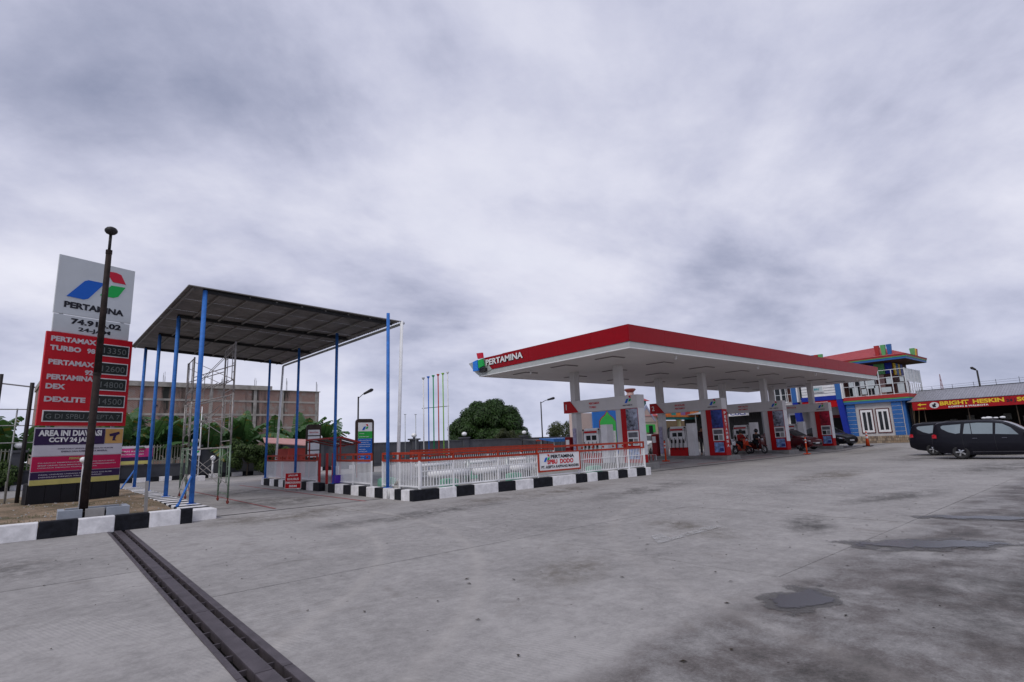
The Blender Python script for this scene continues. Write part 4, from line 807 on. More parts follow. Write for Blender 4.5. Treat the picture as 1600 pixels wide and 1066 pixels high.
# ------------------------------------------------------------------ cars
def lerp_tab(tab, x):
    if x <= tab[0][0]: return tab[0][1]
    for (a, u), (b, v) in zip(tab, tab[1:]):
        if x <= b: s = (x-a)/(b-a); return u+(v-u)*s
    return tab[-1][1]
def smooth_tab(tab, x): return sum(lerp_tab(tab, x+d)*w for d, w in ((-.08, .2), (-.04, .2), (0, .2), (.04, .2), (.08, .2)))
def make_car(name, label, L_, W_, roof, belt, bot, wb, fo, R_, paint, sidewins, ws, rw, tail, head, rimstyle=5, glass=None, plate=None):
    """x runs from the nose (0) to the tail (L_); the car lies along X with its nose at x=-fo-ish; origin under the middle"""
    T = thing(name, label, 'car'); glass = glass or M_glass; ox = -L_/2
    hw = W_/2
    plan = [(0, .72), (.12, .84), (.45, .95), (1.0, 1.0), (L_-1.1, 1.0), (L_-.4, .95), (L_-.08, .87), (L_, .80)]
    def top(x): return smooth_tab(roof, x)
    def bl(x): return min(smooth_tab(belt, x), top(x)-.005)
    def half(x, z):
        w = hw*lerp_tab(plan, x); b_ = bl(x); zb = lerp_tab(bot, x)
        if z <= b_:
            s = (z-zb)/max(.01, b_-zb); prof = .90+.10*sstep(s*2.6) if s < .4 else 1.-.035*((s-.4)/.6)**2
            return w*prof
        return w*.965-(z-b_)*.30
    n = 60; m = MB(); K = 13
    for i in range(n+1):
        x = L_*i/n; x = max(.0, min(L_, x)); zb = lerp_tab(bot, x); b_ = bl(x); tp = top(x)
        hs = [zb, zb+.06, zb+.16, zb+(b_-zb)*.42, zb+(b_-zb)*.62, zb+(b_-zb)*.85, b_]
        pts = [(0, zb+.02), (half(x, zb)*.8, zb)]+[(half(x, z), z) for z in hs]
        g0 = max(0., tp-b_); z1 = b_+g0*.55; z2 = b_+g0*.9
        h1, h2 = half(x, z1), half(x, z2)
        if g0 < .12: h1, h2 = half(x, b_)*.93, half(x, b_)*.75; z1 = b_+g0*.6+.002; z2 = b_+g0*.9+.004
        pts += [(h1, z1), (h2, z2), (h2*.86, tp-.006), (h2*.5, tp+.012), (0, tp+.018)]
        ring = [(x+ox, -y, z) for y, z in pts]+[(x+ox, y, z) for y, z in pts[::-1][1:-1]]
        if i == 0: R0 = len(ring)
        m.v += [Vector(v) for v in ring]
    for i in range(n):
        for j in range(R0):
            j2 = (j+1) % R0; m.f.append((i*R0+j, i*R0+j2, (i+1)*R0+j2, (i+1)*R0+j))
    m.f.append(tuple(range(R0))[::-1]); m.f.append(tuple(n*R0+j for j in range(R0)))
    body = m.build('body', paint, T, smooth=True, fix=True)
    ax = [fo, fo+wb]
    for a in ax:
        c = MB(); c.tube((a+ox, -hw-.2, R_*.98), (a+ox, hw+.2, R_*.98), R_*1.17, n=40); co = c.build('cut', M_rubber); 
        md = body.modifiers.new('b', 'BOOLEAN'); md.object = co; md.operation = 'DIFFERENCE'; md.solver = 'EXACT'
        bpy.context.view_layer.update(); me = bpy.data.meshes.new_from_object(body.evaluated_get(bpy.context.evaluated_depsgraph_get()))
        body.modifiers.clear(); body.data = me; bpy.data.objects.remove(co)
    try: body.data.set_sharp_from_angle(angle=radians(38))
    except Exception: pass
    def patch(name_, poly, mat, side, lift=.006, nx=14):
        """polygon in (x,z) draped on the body side"""
        m = MB(); vs = []; cxm = sum(p[0] for p in poly)/len(poly); czm = sum(p[1] for p in poly)/len(poly)
        rings = 3; P_ = []
        pp = []
        for a, b in zip(poly, poly[1:]+poly[:1]):
            for k in range(5): pp.append((a[0]+(b[0]-a[0])*k/5, a[1]+(b[1]-a[1])*k/5))
        vs = [(cxm, czm)]
        for r_ in (.5, 1.0): vs += [(cxm+(x-cxm)*r_, czm+(z-czm)*r_) for x, z in pp]
        q = len(pp); fs = [(0, 1+k, 1+(k+1) % q) for k in range(q)]+[(1+k, 1+q+k, 1+q+(k+1) % q, 1+(k+1) % q) for k in range(q)]
        V = [(x+ox, side*(half(x, z)+lift), z) for x, z in vs]
        # rim back into the body
        k0 = len(V); V += [(x+ox, side*(half(x, z)-.02), z) for x, z in pp]; fs += [(1+q+k, k0+k, k0+(k+1) % q, 1+q+(k+1) % q) for k in range(q)]
        m.add(V, fs); return m.build(name_, mat, T, smooth=False, fix=True)
    for side in (-1, 1):
        for w in sidewins: patch('window', w, glass, side)
        for tl in tail: patch('tail_light', tl, M_tail, side, .015)
        for hl in head: patch('headlight', hl, M_head, side, .012)
        patch('sill_strip', [(fo+R_*1.3, bot_z+.10), (fo+wb-R_*1.3, bot_z+.10), (fo+wb-R_*1.3, bot_z+.14), (fo+R_*1.3, bot_z+.14)], M_chromed, side, .012)
        for hx in handles: patch('door_handle', [(hx, handz), (hx+.17, handz), (hx+.17, handz+.035), (hx, handz+.035)], M_chromed, side, .03)
        for gx_ in gaps_: patch('door_gap', [(gx_, bot_z+.2), (gx_+.008, bot_z+.2), (gx_+.03, lerp_tab(belt, gx_)-.02), (gx_+.022, lerp_tab(belt, gx_)-.02)], M_rubber, side, .002)
        mx_, mz_ = mirror
        MB().box(mx_+ox-.08, mx_+ox+.06, min(side*(hw-.02), side*(hw+.2)), max(side*(hw-.02), side*(hw+.2)), mz_, mz_+.14).build('mirror', M_black, T, bevel=.03)
    def lid(name_, xa, xb_, f0, f1, mat):
        m = MB(); V = []; nx = 5; ny = 6
        for i in range(nx+1):
            x = xa+(xb_-xa)*i/nx; z = top(x)
            for j in range(ny+1):
                t_ = -1+2*j/ny; ww = half(x, z)*(f0+(f1-f0)*i/nx); V.append((x+ox, t_*ww, z+.026-.02*abs(t_)**3))
        fs = [(i*(ny+1)+j, i*(ny+1)+j+1, (i+1)*(ny+1)+j+1, (i+1)*(ny+1)+j) for i in range(nx) for j in range(ny)]
        return m.add(V, fs).build(name_, mat, T, smooth=True)
    lid('windscreen', ws[0], ws[1], .86, .88, M_glass); lid('rear_window', rw[0], rw[1], .84, .8, M_glass)
    for a in ax:
        for side in (-1, 1):
            W_l = MB().torus((a+ox, side*(hw-.115), R_), (0, 1, 0), R_-.085, .085, 32, 10, 1.15).build('wheel', M_rubber, T, smooth=True)
            y = side*(hw-.035)
            r = MB(); 
            for k in range(rimstyle*2):
                t_ = 2*pi*k/(rimstyle*2); t1 = t_+.16; t2 = t_+.42*(1 if k % 2 else -.2)
                ri = .05; ro = R_-.105
                p = [(a+ox+ri*cos(t_), y, R_+ri*sin(t_)), (a+ox+ri*cos(t1+.3), y, R_+ri*sin(t1+.3)), (a+ox+ro*cos(t2+.2), y-side*.012, R_+ro*sin(t2+.2)), (a+ox+ro*cos(t2), y-side*.012, R_+ro*sin(t2))]
                r.add(p+[(u, v-side*.03, w) for u, v, w in p], [(0, 1, 2, 3), (4, 7, 6, 5), (0, 4, 5, 1), (1, 5, 6, 2), (2, 6, 7, 3), (3, 7, 4, 0)])
            r.torus((a+ox, y-side*.02, R_), (0, 1, 0), R_-.105, .016, 28, 6)
            rim = r.build('rim', M_chrome, W_l, fix=True)
            MB().tube((a+ox, y-side*.12, R_), (a+ox, y-side*.05, R_), R_-.14, n=24).build('brake_disc', M_dark, W_l)
            MB().tube((a+ox, y-side*.02, R_), (a+ox, y+side*.008, R_), .045, n=12).build('hub_cap', M_chrome, W_l)
    if plate is not None:
        for (x, s) in ((-.012, -1), (L_+.012, 1)): MB().box(x+ox-.012, x+ox+.012, -.22, .22, plate[0 if s < 0 else 1], plate[0 if s < 0 else 1]+.11).build('number_plate', M_black if s > 0 else M_whited, T)
    return T
M_tail = pm('tail_light_red', (.5, .01, .02), .15, coat=1); M_head = pm('headlight_glass', (.45, .47, .5), .08, .4, coat=1); M_chromed = pm('dull_chrome', (.10, .10, .12), .3, .6)
M_navy = pm('dark_navy_car_paint', (.0045, .0045, .010), .45, .0, var=.05, coat=.18, spec=.2); M_bk = pm('black_car_paint', (.006, .006, .008), .3, 0, var=.05, coat=.4); M_mar = pm('maroon_car_paint', (.09, .004, .009), .3, 0, var=.05, coat=.4); M_wcar = pm('white_car_paint', (.6, .6, .6), .3, var=.03, coat=.6)
M_rglass = pm('reflecting_window_glass', (.30, .35, .36), .07, .55, var=.06)
# people carrier
bot_z, handles, handz, gaps_, mirror = .22, (1.95, 2.98), .93, (1.38, 2.35, 3.5), (1.32, 1.04)
Lr = 4.735
mpv_roof = [(0, .72), (.08, .84), (.5, .98), (1.05, 1.08), (1.35, 1.26), (1.75, 1.55), (2.1, 1.69), (2.6, 1.765), (3.4, 1.775), (4.1, 1.755), (4.45, 1.72), (4.58, 1.62), (4.68, 1.2), (4.71, 1.02), (4.735, .8)]
mpv_belt = [(0, .70), (.5, .92), (1.1, 1.0), (1.8, 1.06), (3.5, 1.11), (4.4, 1.14), (4.6, 1.10), (4.735, .78)]
mpv_bot = [(0, .34), (.3, .24), (1, .22), (3.8, .22), (4.4, .30), (4.735, .46)]
wins = [[(1.55, 1.075), (2.33, 1.12), (2.27, 1.60), (2.05, 1.56), (1.78, 1.38)], [(2.42, 1.125), (3.14, 1.15), (3.16, 1.63), (2.9, 1.645), (2.37, 1.61)], [(3.17, 1.15), (3.47, 1.165), (3.38, 1.62), (3.19, 1.63)], [(3.58, 1.20), (3.75, 1.17), (4.02, 1.26), (4.27, 1.42), (4.30, 1.52), (4.22, 1.57), (3.52, 1.61)]]
c1 = make_car('parked_car', 'dark people carrier in front at the right edge, seen from its side', Lr, 1.83, mpv_roof, mpv_belt, mpv_bot, 2.75, .92, .335, M_navy, wins, (1.15, 2.0), (4.48, 4.62), [[(4.50, .98), (4.70, .98), (4.72, 1.12), (4.60, 1.17), (4.50, 1.13)]], [[(.06, .68), (.5, .76), (.75, .88), (.4, .86), (.1, .78)]], 5, M_rglass, (.5, .75))
[MB().tube((2.3-Lr/2, s_*.52, 1.78), (4.1-Lr/2, s_*.56, 1.78), .015).build('roof_rail', M_dark, c1) for s_ in (-1, 1)]
# nose towards -Y: local -X must point to -Y
c1.rotation_euler = (0, 0, pi/2); rax = .92+2.75-Lr/2
c1.location = (14.2+.915, -7.57-rax, gz(14.2, -7.6)); c1['group'] = 'dark people carriers'
c2 = copy_tree(c1); c2.location = (18.35+.915, -5.62-rax, gz(19, -6)); c2['label'] = 'second dark people carrier mostly hidden behind the front one, its tail light showing'
o = MB().ball((0, -.28, -.02), .11, 9, 6, .5).ball((.05, .22, -.02), .15, 9, 6, .45).ball((-.02, .38, -.02), .09, 8, 5, .6).ball((-.03, -.05, -.03), .1, 8, 5, .4).build('plastic_bag', M_white, smooth=True); o.location = (14.9, -8.9, 1.86); props(o, 'crumpled white plastic bag lying on the roof of the front dark car', 'bag')
# black saloon, maroon hatch, white van
def small(name, label, paint, Lc=4.35, Hh=1.5):
    s = Lc/4.35
    roof_ = [(0, .62), (.1, .74), (.6, .88), (1.15, .97), (1.6, 1.22), (2.0, 1.42), (2.5, 1.49), (3.2, 1.46), (3.8, 1.30), (4.1, 1.12), (4.25, .98), (4.35, .75)]
    belt_ = [(0, .60), (.6, .82), (1.2, .90), (2.5, .96), (3.6, .99), (4.2, .94), (4.35, .72)]
    bot_ = [(0, .3), (.3, .2), (1, .19), (3.6, .19), (4.35, .38)]
    sc = lambda tab: [(x*s, z*Hh/1.5) for x, z in tab]
    wn = [[(1.55, .95), (2.28, .98), (2.25, 1.36), (2.05, 1.33), (1.8, 1.2)], [(2.36, .99), (3.1, 1.02), (3.12, 1.34), (2.9, 1.38), (2.34, 1.38)], [(3.2, 1.03), (3.65, 1.06), (3.5, 1.22), (3.2, 1.32)]]
    wn = [[(x*s, z*Hh/1.5) for x, z in w] for w in wn]
    return make_car(name, label, Lc, 1.74, sc(roof_), sc(belt_), sc(bot_), 2.6*s, .85*s, .31, paint, wn, (1.2*s, 1.95*s), (3.3*s, 4.0*s), [[(4.1*s, .78), (4.3*s, .78), (4.3*s, .9), (4.05*s, .95)]], [[(.06, .62), (.4, .66), (.62, .78), (.3, .76), (.08, .7)]], 5, None, (.45, .6))
bot_z, handles, handz, gaps_, mirror = .19, (1.95, 2.9), .86, (1.35, 2.3, 3.3), (1.35, .93)
MB_front = None
r_ = small('parked_car', 'dark red car standing between pump gates 3 and 4', M_mar, 4.3, 1.55); r_.rotation_euler = (0, 0, pi/2-.22); r_.location = (24.3, 4.4, gz(24, 4))
k_ = small('parked_car', 'black car leaving the far end of the canopy', M_bk, 4.4, 1.68); k_.rotation_euler = (0, 0, pi/2-.4); k_.location = (31.7, 4.4, gz(31, 4))
for c, nm in ((r_, 1), (k_, 2)):
    MB().box(-2.17, -2.13, -.5, .5, .38, .52).build('grille', M_black, c, bevel=.01); MB().box(-2.18, -2.14, -.55, .55, .53, .56).build('chrome_strip', M_chrome, c)
w_ = small('parked_car', 'white car parked in front of the prayer house behind gate 2', M_wcar, 4.2, 1.6); w_.rotation_euler = (0, 0, .1); w_.location = (20.5, 14.2, gz(20, 14))

# ------------------------------------------------------------------ people and motorbikes
def skin_body(name, pts, edges, rad, mat, parent, root=0, sub=1):
    me = bpy.data.meshes.new(name); me.from_pydata(pts, edges, []); o = bpy.data.objects.new(name, me); COL.objects.link(o)
    md = o.modifiers.new('s', 'SKIN'); md.use_smooth_shade = True
    sv = me.skin_vertices[0].data
    for i, r in enumerate(rad): sv[i].radius = (r, r)
    sv[root].use_root = True
    s2 = o.modifiers.new('u', 'SUBSURF'); s2.levels = sub; s2.render_levels = sub
    bpy.context.view_layer.update(); m2 = bpy.data.meshes.new_from_object(o.evaluated_get(bpy.context.evaluated_depsgraph_get())); bpy.data.objects.remove(o)
    m2.materials.clear(); m2.materials.append(mat); m2.polygons.foreach_set('use_smooth', [True]*len(m2.polygons))
    return link(name, m2, parent)
M_skin = pm('skin', (.30, .15, .09), .55, var=.06); M_hair = pm('hair', (.015, .012, .01), .6)
POSE = {
 'stand': dict(pel=(0, 0, .93), ch=(0, 0, 1.35), nk=(0, 0, 1.46), hd=(0, -.01, 1.60), kn=((.1, -.02, .50), (-.1, 0, .50)), an=((.11, .02, .08), (-.11, .02, .08)), el=((.25, .02, 1.13), (-.25, .02, 1.13)), wr=((.24, -.12, .92), (-.26, -.04, .88))),
 'ride': dict(pel=(0, .12, .80), ch=(0, 0, 1.22), nk=(0, -.02, 1.33), hd=(0, -.04, 1.48), kn=((.2, -.28, .72), (-.2, -.28, .72)), an=((.18, -.2, .28), (-.18, -.2, .28)), el=((.3, -.12, 1.0), (-.3, -.12, 1.0)), wr=((.28, -.38, .98), (-.28, -.38, .98))),
 'sit': dict(pel=(0, .1, .13), ch=(0, .02, .55), nk=(0, .0, .66), hd=(0, -.03, .81), kn=((.22, -.28, .38), (-.24, -.25, .36)), an=((.12, -.42, .06), (-.12, -.40, .06)), el=((.26, -.06, .36), (-.26, -.08, .36)), wr=((.14, -.25, .3), (-.12, -.26, .32)))}
def person(label, pose, shirt, trousers, loc, rz, helmet=None, hijab=None):
    T = thing('person', label, 'person', loc, rz); p = {k: v for k, v in POSE[pose].items()}
    V3 = Vector; sh = [V3(p['ch'])+V3((s*.19, 0, .04)) for s in (1, -1)]; hp = [V3(p['pel'])+V3((s*.09, 0, -.03)) for s in (1, -1)]
    P_ = [V3(p['pel']), V3(p['pel']).lerp(V3(p['ch']), .45), V3(p['ch']), V3(p['nk']), V3(p['hd'])+V3((0, 0, -.04)), V3(p['hd'])+V3((0, 0, .06))]
    R_ = [.13, .12, .14, .055, .085, .08]; E_ = [(0, 1), (1, 2), (2, 3), (3, 4), (4, 5)]
    for s in (0, 1):
        b = len(P_); P_ += [sh[s], V3(p['el'][s]), V3(p['wr'][s]), V3(p['wr'][s])+(V3(p['wr'][s])-V3(p['el'][s])).normalized()*.1]; R_ += [.06, .042, .03, .032]; E_ += [(2, b), (b, b+1), (b+1, b+2), (b+2, b+3)]
        b = len(P_); P_ += [hp[s], V3(p['kn'][s]), V3(p['an'][s]), V3(p['an'][s])+V3((0, -.15, -.04))]; R_ += [.09, .06, .042, .045]; E_ += [(0, b), (b, b+1), (b+1, b+2), (b+2, b+3)]
    skin_body('body', P_, E_, R_, M_skin, T)
    # shirt and trousers follow the same joints, slightly larger
    q = [V3(p['pel'])+V3((0, 0, .02)), P_[1], P_[2], V3(p['nk'])-V3((0, 0, .06))]; r = [.15, .142, .165, .08]; e = [(0, 1), (1, 2), (2, 3)]
    for s in (0, 1):
        b = len(q); q += [sh[s], V3(p['el'][s]), V3(p['el'][s]).lerp(V3(p['wr'][s]), .7)]; r += [.08, .062, .048]; e += [(2, b), (b, b+1), (b+1, b+2)]
    skin_body('shirt', q, e, r, pm('cloth_'+shirt[0], shirt[1], .85, var=.2), T, 1)
    q = [V3(p['pel'])-V3((0, 0, .0))]; r = [.145]; e = []
    for s in (0, 1):
        b = len(q); q += [hp[s], V3(p['kn'][s]), V3(p['an'][s])+V3((0, 0, .05))]; r += [.11, .08, .066]; e += [(0, b), (b, b+1), (b+1, b+2)]
    skin_body('trousers', q, e, r, pm('cloth_'+trousers[0], trousers[1], .85, var=.2), T)
    h = V3(p['hd'])
    if helmet: MB().ball(h+V3((0, .01, .05)), .135, 14, 9).build('helmet', pm('helmet_'+helmet[0], helmet[1], .2, coat=1), T, smooth=True); MB().ball(h+V3((0, -.035, .02)), .112, 12, 8).build('visor', M_glass, T, smooth=True)
    elif hijab: MB().ball(h+V3((0, .015, .02)), .125, 12, 8, 1.15).tube(h+V3((0, .02, -.3)), h+V3((0, .02, -.02)), .2, .1, 12).build('headscarf', pm('scarf_'+hijab[0], hijab[1], .85), T, smooth=True)
    else: MB().ball(h+V3((0, .025, .06)), .105, 12, 8).build('hair', M_hair, T, smooth=True)
    MB().ball(h+V3((0, -.098, -.005)), .018, 6, 5).build('nose', M_skin, T)
    for s in (-1, 1): MB().ball(h+V3((s*.034, -.085, .025)), .012, 6, 4).build('eye', M_black, T)
    return T
def make_bike(label, paint, seatc, style='scooter'):
    T = thing('scooter' if style == 'scooter' else 'motorcycle', label, 'motorbike')
    R_ = .28
    for y, nm in ((-.62, 'front_wheel'), (.62, 'rear_wheel')):
        w = MB().torus((0, y, R_), (1, 0, 0), R_-.05, .05, 24, 8).build(nm, M_rubber, T, smooth=True)
        m = MB()
        for k in range(5): t_ = 2*pi*k/5; m.tube((0, y, R_), (0, y+cos(t_)*(R_-.08), R_+sin(t_)*(R_-.08)), .018)
        m.torus((0, y, R_), (1, 0, 0), R_-.085, .015, 20, 5).tube((-.04, y, R_), (.04, y, R_), .05).build('rim', M_chrome, w)
    for s in (-.07, .07): MB().tube((s, -.62, R_), (s*.9, -.42, .82), .022).build('fork', M_chrome if style == 'motor' else M_dark, T, smooth=True)
    # body shell
    side = [(-.42, .34), (-.05, .26), (.25, .30), (.55, .48), (.88, .66), (.85, .74), (.3, .70), (.12, .62), (.02, .42), (-.2, .38), (-.30, .62), (-.34, .98), (-.46, 1.02), (-.56, .78), (-.50, .5)]
    MB().add([], []).poly([(y, z) for y, z in side], (-.13, 0, 0), (0, 1, 0), (0, 0, 1), .26).build('body_shell', paint, T, bevel=.02)
    MB().poly([(.02, .70), (.15, .76), (.5, .78), (.85, .80), (.86, .75), (.4, .70), (.1, .66)], (-.12, 0, 0), (0, 1, 0), (0, 0, 1), .24).build('seat', seatc, T, bevel=.02)
    MB().poly([(-.48, .62), (-.40, .64), (-.33, 1.0), (-.42, 1.02)], (-.2, 0, 0), (0, 1, 0), (0, 0, 1), .4).build('leg_shield', paint, T, bevel=.02)
    MB().poly([(-.9, .48), (-.7, .6), (-.5, .6), (-.38, .5), (-.55, .56), (-.72, .55)], (-.07, 0, 0), (0, 1, 0), (0, 0, 1), .14).build('front_mudguard', paint, T, bevel=.01)
    MB().path([(-.33, -.28, 1.02), (-.12, -.4, 1.0), (.12, -.4, 1.0), (.33, -.28, 1.02)], .017).build('handlebar', M_dark, T)
    MB().ball((0, -.5, .93), .09, 10, 7).build('headlight', M_head, T, smooth=True)
    for s in (-1, 1): MB().path([(s*.2, -.37, 1.02), (s*.26, -.35, 1.18)], .008).ball((s*.28, -.35, 1.22), .05, 8, 6).build('mirror', M_dark, T)
    MB().tube((.16, .1, .3), (.17, .8, .42), .04, .055, 10).build('exhaust', M_dark, T, smooth=True)
    MB().box(-.06, .06, .88, .92, .62, .7).build('tail_light', M_tail, T); MB().tube((-.1, .1, .3), (-.26, .16, .02), .012).build('kick_stand', M_dark, T)
    return T
b1_ = make_bike('white and black scooter parked left of the orange scooter', M_white, M_black); b1_.location = (17.6, 5.6, gz(17.6, 5.6)); b1_.rotation_euler = (0, 0, -.5)
for ch in b1_.children:
    if ch.name.startswith('leg_shield') or ch.name.startswith('front_mud'): ch.data.materials[0] = M_black
b2_ = make_bike('orange red scooter in the middle of the three motorbikes', pm('scooter_orange', (.6, .06, .02), .3, coat=.8), M_black); b2_.location = (18.0, 4.95, gz(18, 5)); b2_.rotation_euler = (0, 0, -.35)
b3_ = make_bike('dark red motorcycle right of the orange scooter', pm('bike_dark_red', (.09, .008, .01), .3, coat=.8), M_black, 'motor'); b3_.location = (18.3, 4.0, gz(18.3, 4)); b3_.rotation_euler = (0, 0, -.4)
person('rider in red jacket and dark helmet on the orange scooter', 'ride', ('red', (.35, .02, .02)), ('black', (.02, .02, .025)), b2_.location, -.35, ('dark', (.03, .03, .03)))
person('rider in black jacket on the dark red motorcycle', 'ride', ('black', (.02, .02, .025)), ('black', (.02, .02, .025)), b3_.location, -.4, ('black', (.015, .015, .015)))
person('attendant in dark red standing left of the white scooter', 'stand', ('dark_red', (.2, .015, .02)), ('navy', (.02, .02, .05)), (19.2, 6.9, .22), -.6)
person('attendant in dark clothes standing beside the dispenser of gate 2', 'stand', ('dark', (.04, .015, .02)), ('grey', (.05, .05, .055)), (12.5, 4.55, .36), -1.2)
person('seated person in black at the prayer house porch', 'sit', ('black', (.02, .02, .025)), ('grey', (.05, .05, .055)), (25.6, 17.2, .85), -.3)
person('seated woman in pink scarf at the prayer house porch', 'sit', ('pink', (.4, .06, .1)), ('pink', (.3, .05, .08)), (26.6, 17.2, .85), .1, None, ('pink', (.45, .1, .14)))
person('person in black sitting furthest right on the porch edge', 'sit', ('black', (.02, .02, .025)), ('black', (.02, .02, .025)), (28.2, 17.2, .85), .2)
# ------------------------------------------------------------------ two storey shop building at the far right
M_wall = pm('white_wall', (.56, .54, .54), .8, var=.08, scale=1.2); M_bpl = pm('building_blue', (.04, .14, .39), .5, var=.08); M_bdk = pm('building_deep_blue', (.015, .035, .32), .5, var=.08)
M_gn = pm('building_green', (.13, .40, .15), .5, var=.08); M_rd = pm('building_red', (.42, .04, .04), .55, var=.1); M_maroon = pm('window_trim_maroon', (.10, .012, .015), .5)
M_proof = pm('pink_red_roof', (.46, .10, .11), .65, var=.14, scale=3); M_brown = pm('upper_brown_wall', (.09, .035, .03), .7, var=.2)
T = thing('shop_building', 'two storey shop with pink roof, rainbow bands and blue corner piers', 'building', (42, 4, .1)); O_ = (42, 4, .1)
gB = .15
MB(O_).box(40, 46, .95, 5.0, gB, 3.87).build('wall', M_wall, T)
# plinth of small stones
M_st = [pm('plinth_stone_'+str(i), c, .8, var=.2) for i, c in enumerate([(.30, .22, .15), (.38, .30, .22), (.22, .17, .13)])]
rr = random.Random(5); ms = [MB(O_) for _ in range(3)]
MB(O_).box(39.82, 39.98, -.2, 5.55, gB, .84).build('plinth', M_joint, T)
y = -.2
for row in range(3):
    y = -.2+(row % 2)*.05
    while y < 5.5:
        w = rr.uniform(.10, .22); z0 = gB+.05+row*.22; ms[rr.randrange(3)].box(39.80-rr.uniform(0, .02), 39.82, y+.01, min(5.55, y+w)-.01, z0+.01, z0+.21); y += w
for m, c in zip(ms, M_st): m.build('plinth_stones', c, T, kind='stuff')
for (y0, y1) in ((1.0, 1.75), (4.72, 5.45)):
    for k in range(8): MB(O_).box(39.84, 39.99, y0, y1, .86+.375*k+.02, .86+.375*(k+1)-.02).build('pier_block', M_bpl, T, bevel=.01)
    MB(O_).box(39.87, 39.99, y0+.02, y1-.02, .85, 3.86).build('pier_joint', M_white, T)
MB(O_).box(40.0, 43.9, .72, .95, .84, 3.86).build('side_pier', M_bpl, T)
for wy in (2.0, 3.3):
    fr = MB(O_).box(39.93, 39.995, wy, wy+1.12, 1.12, 1.19).box(39.93, 39.995, wy, wy+1.12, 3.27, 3.34).box(39.93, 39.995, wy, wy+.07, 1.19, 3.27).box(39.93, 39.995, wy+1.05, wy+1.12, 1.19, 3.27).build('window', M_maroon, T)
    MB(O_).box(39.95, 39.997, wy+.07, wy+1.05, 1.19, 1.38).box(39.95, 39.997, wy+.07, wy+1.05, 3.05, 3.27).box(39.95, 39.997, wy+.07, wy+.22, 1.38, 3.05).box(39.95, 39.997, wy+.9, wy+1.05, 1.38, 3.05).box(39.95, 39.997, wy+.5, wy+.62, 1.38, 3.05).build('frame', M_white, fr)
    for a, b in ((.22, .5), (.62, .9)): MB(O_).box(39.97, 39.998, wy+a, wy+b, 1.38, 3.05).build('pane', M_glass, fr)
# rainbow slab band with return to the right
def lband(name, mat, z0, z1, o, y1=5.6, xr=44.2):
    MB(O_).box(39.7-o, 40.3, .3-o, y1, z0, z1).box(40.3, xr, .3-o, 1.2, z0, z1).build(name, mat, T)
lband('slab_band', M_bdk if False else M_bpl, 3.875, 4.08, .0); lband('slab_band', M_gn, 4.083, 4.2, .02); lband('slab_band', M_rd, 4.203, 4.5, .05)
MB(O_).box(40.3, 46, 1.2, 13.2, 3.88, 4.45).build('floor_slab', M_wall, T)
# upper floor
MB(O_).box(41.6, 46, 1.6, 13.2, 4.46, 7.6).build('upper_wall', M_brown, T)
for i, (y0, y1, mt) in enumerate([(1.65, 2.2, M_bdk), (2.25, 3.1, M_gn), (3.15, 3.7, M_bdk), (3.75, 4.3, M_rd), (4.4, 5.2, M_gn), (5.25, 5.7, M_txty), (5.8, 6.6, M_bdk), (6.7, 7.6, M_gn)]):
    MB(O_).box(41.5, 41.597, y0, y1, 6.55, 7.55).build('colour_block', mt, T)
for i, (x0, x1, mt) in enumerate([(41.7, 42.2, M_txty), (42.3, 42.9, M_bpl), (43.0, 43.5, M_txty), (43.6, 44.3, M_bdk)]): MB(O_).box(x0, x1, 1.5, 1.597, 6.4, 7.5).build('colour_block', mt, T)
M_pw = pm('pale_pink_plaster', (.42, .28, .26), .8, var=.15)
for y0 in (2.4, 5.9): MB(O_).box(41.45, 41.596, y0, y0+.5, 4.5, 6.5).build('wall_pilaster', M_pw, T)
for y0, w in ((3.1, 1.0), (4.5, 1.0), (7.2, 1.6), (9.6, 1.4), (11.4, 1.3)):
    f = MB(O_).box(41.52, 41.598, y0, y0+w, 4.6, 6.3).build('window', M_white, T)
    for q in range(2): MB(O_).box(41.49, 41.519, y0+.06+q*w/2, y0+w/2-.06+q*w/2+.02, 4.7, 6.2).build('pane', M_glass, f)
# roof
e = [(39.5, -.05), (39.5, 9.2), (46.5, 9.2), (46.5, -.05)]
def rband(mat, z0, z1, o): MB(O_).box(39.5-o, 46.2+o, -.05-o, 9.2+o, z0, z1).build('eave_band', mat, T)
MB(O_).box(39.56, 46.14, .01, 9.14, 7.58, 7.597).build('soffit', M_brown, T); rband(M_bpl, 7.6, 7.78, 0); rband(M_gn, 7.783, 7.88, .03); rband(M_rd, 7.883, 8.02, .06)
V = [(39.4, -.15, 8.023), (39.4, 9.3, 8.023), (46.3, 9.3, 8.023), (46.3, -.15, 8.023), (42.3, 2.7, 9.25), (42.3, 7.6, 9.0)]
MB(O_).add(V, [(0, 4, 5, 1), (1, 5, 2), (2, 5, 4, 3), (3, 4, 0)]).build('roof', M_proof, T)
m = MB(O_)
for k in range(1, 12): t_ = k/12; m.tube(Vector(V[0]).lerp(Vector(V[4]), t_)+Vector((0, 0, .012)), Vector(V[1]).lerp(Vector(V[5]), t_)+Vector((0, 0, .012)), .012, n=4)
m.build('tile_courses', M_proof, T, kind='stuff')
def horn(x, y, z, mat, h=1.05):
    MB(O_).add([(x-.12, y-.13, z), (x+.12, y-.13, z), (x+.12, y+.13, z), (x-.12, y+.13, z), (x-.16, y-.19, z+h), (x+.16, y-.19, z+h), (x+.16, y+.19, z+h), (x-.16, y+.19, z+h)], [(0, 3, 2, 1), (4, 5, 6, 7), (0, 1, 5, 4), (1, 2, 6, 5), (2, 3, 7, 6), (3, 0, 4, 7)]).build('roof_ornament', mat, T)
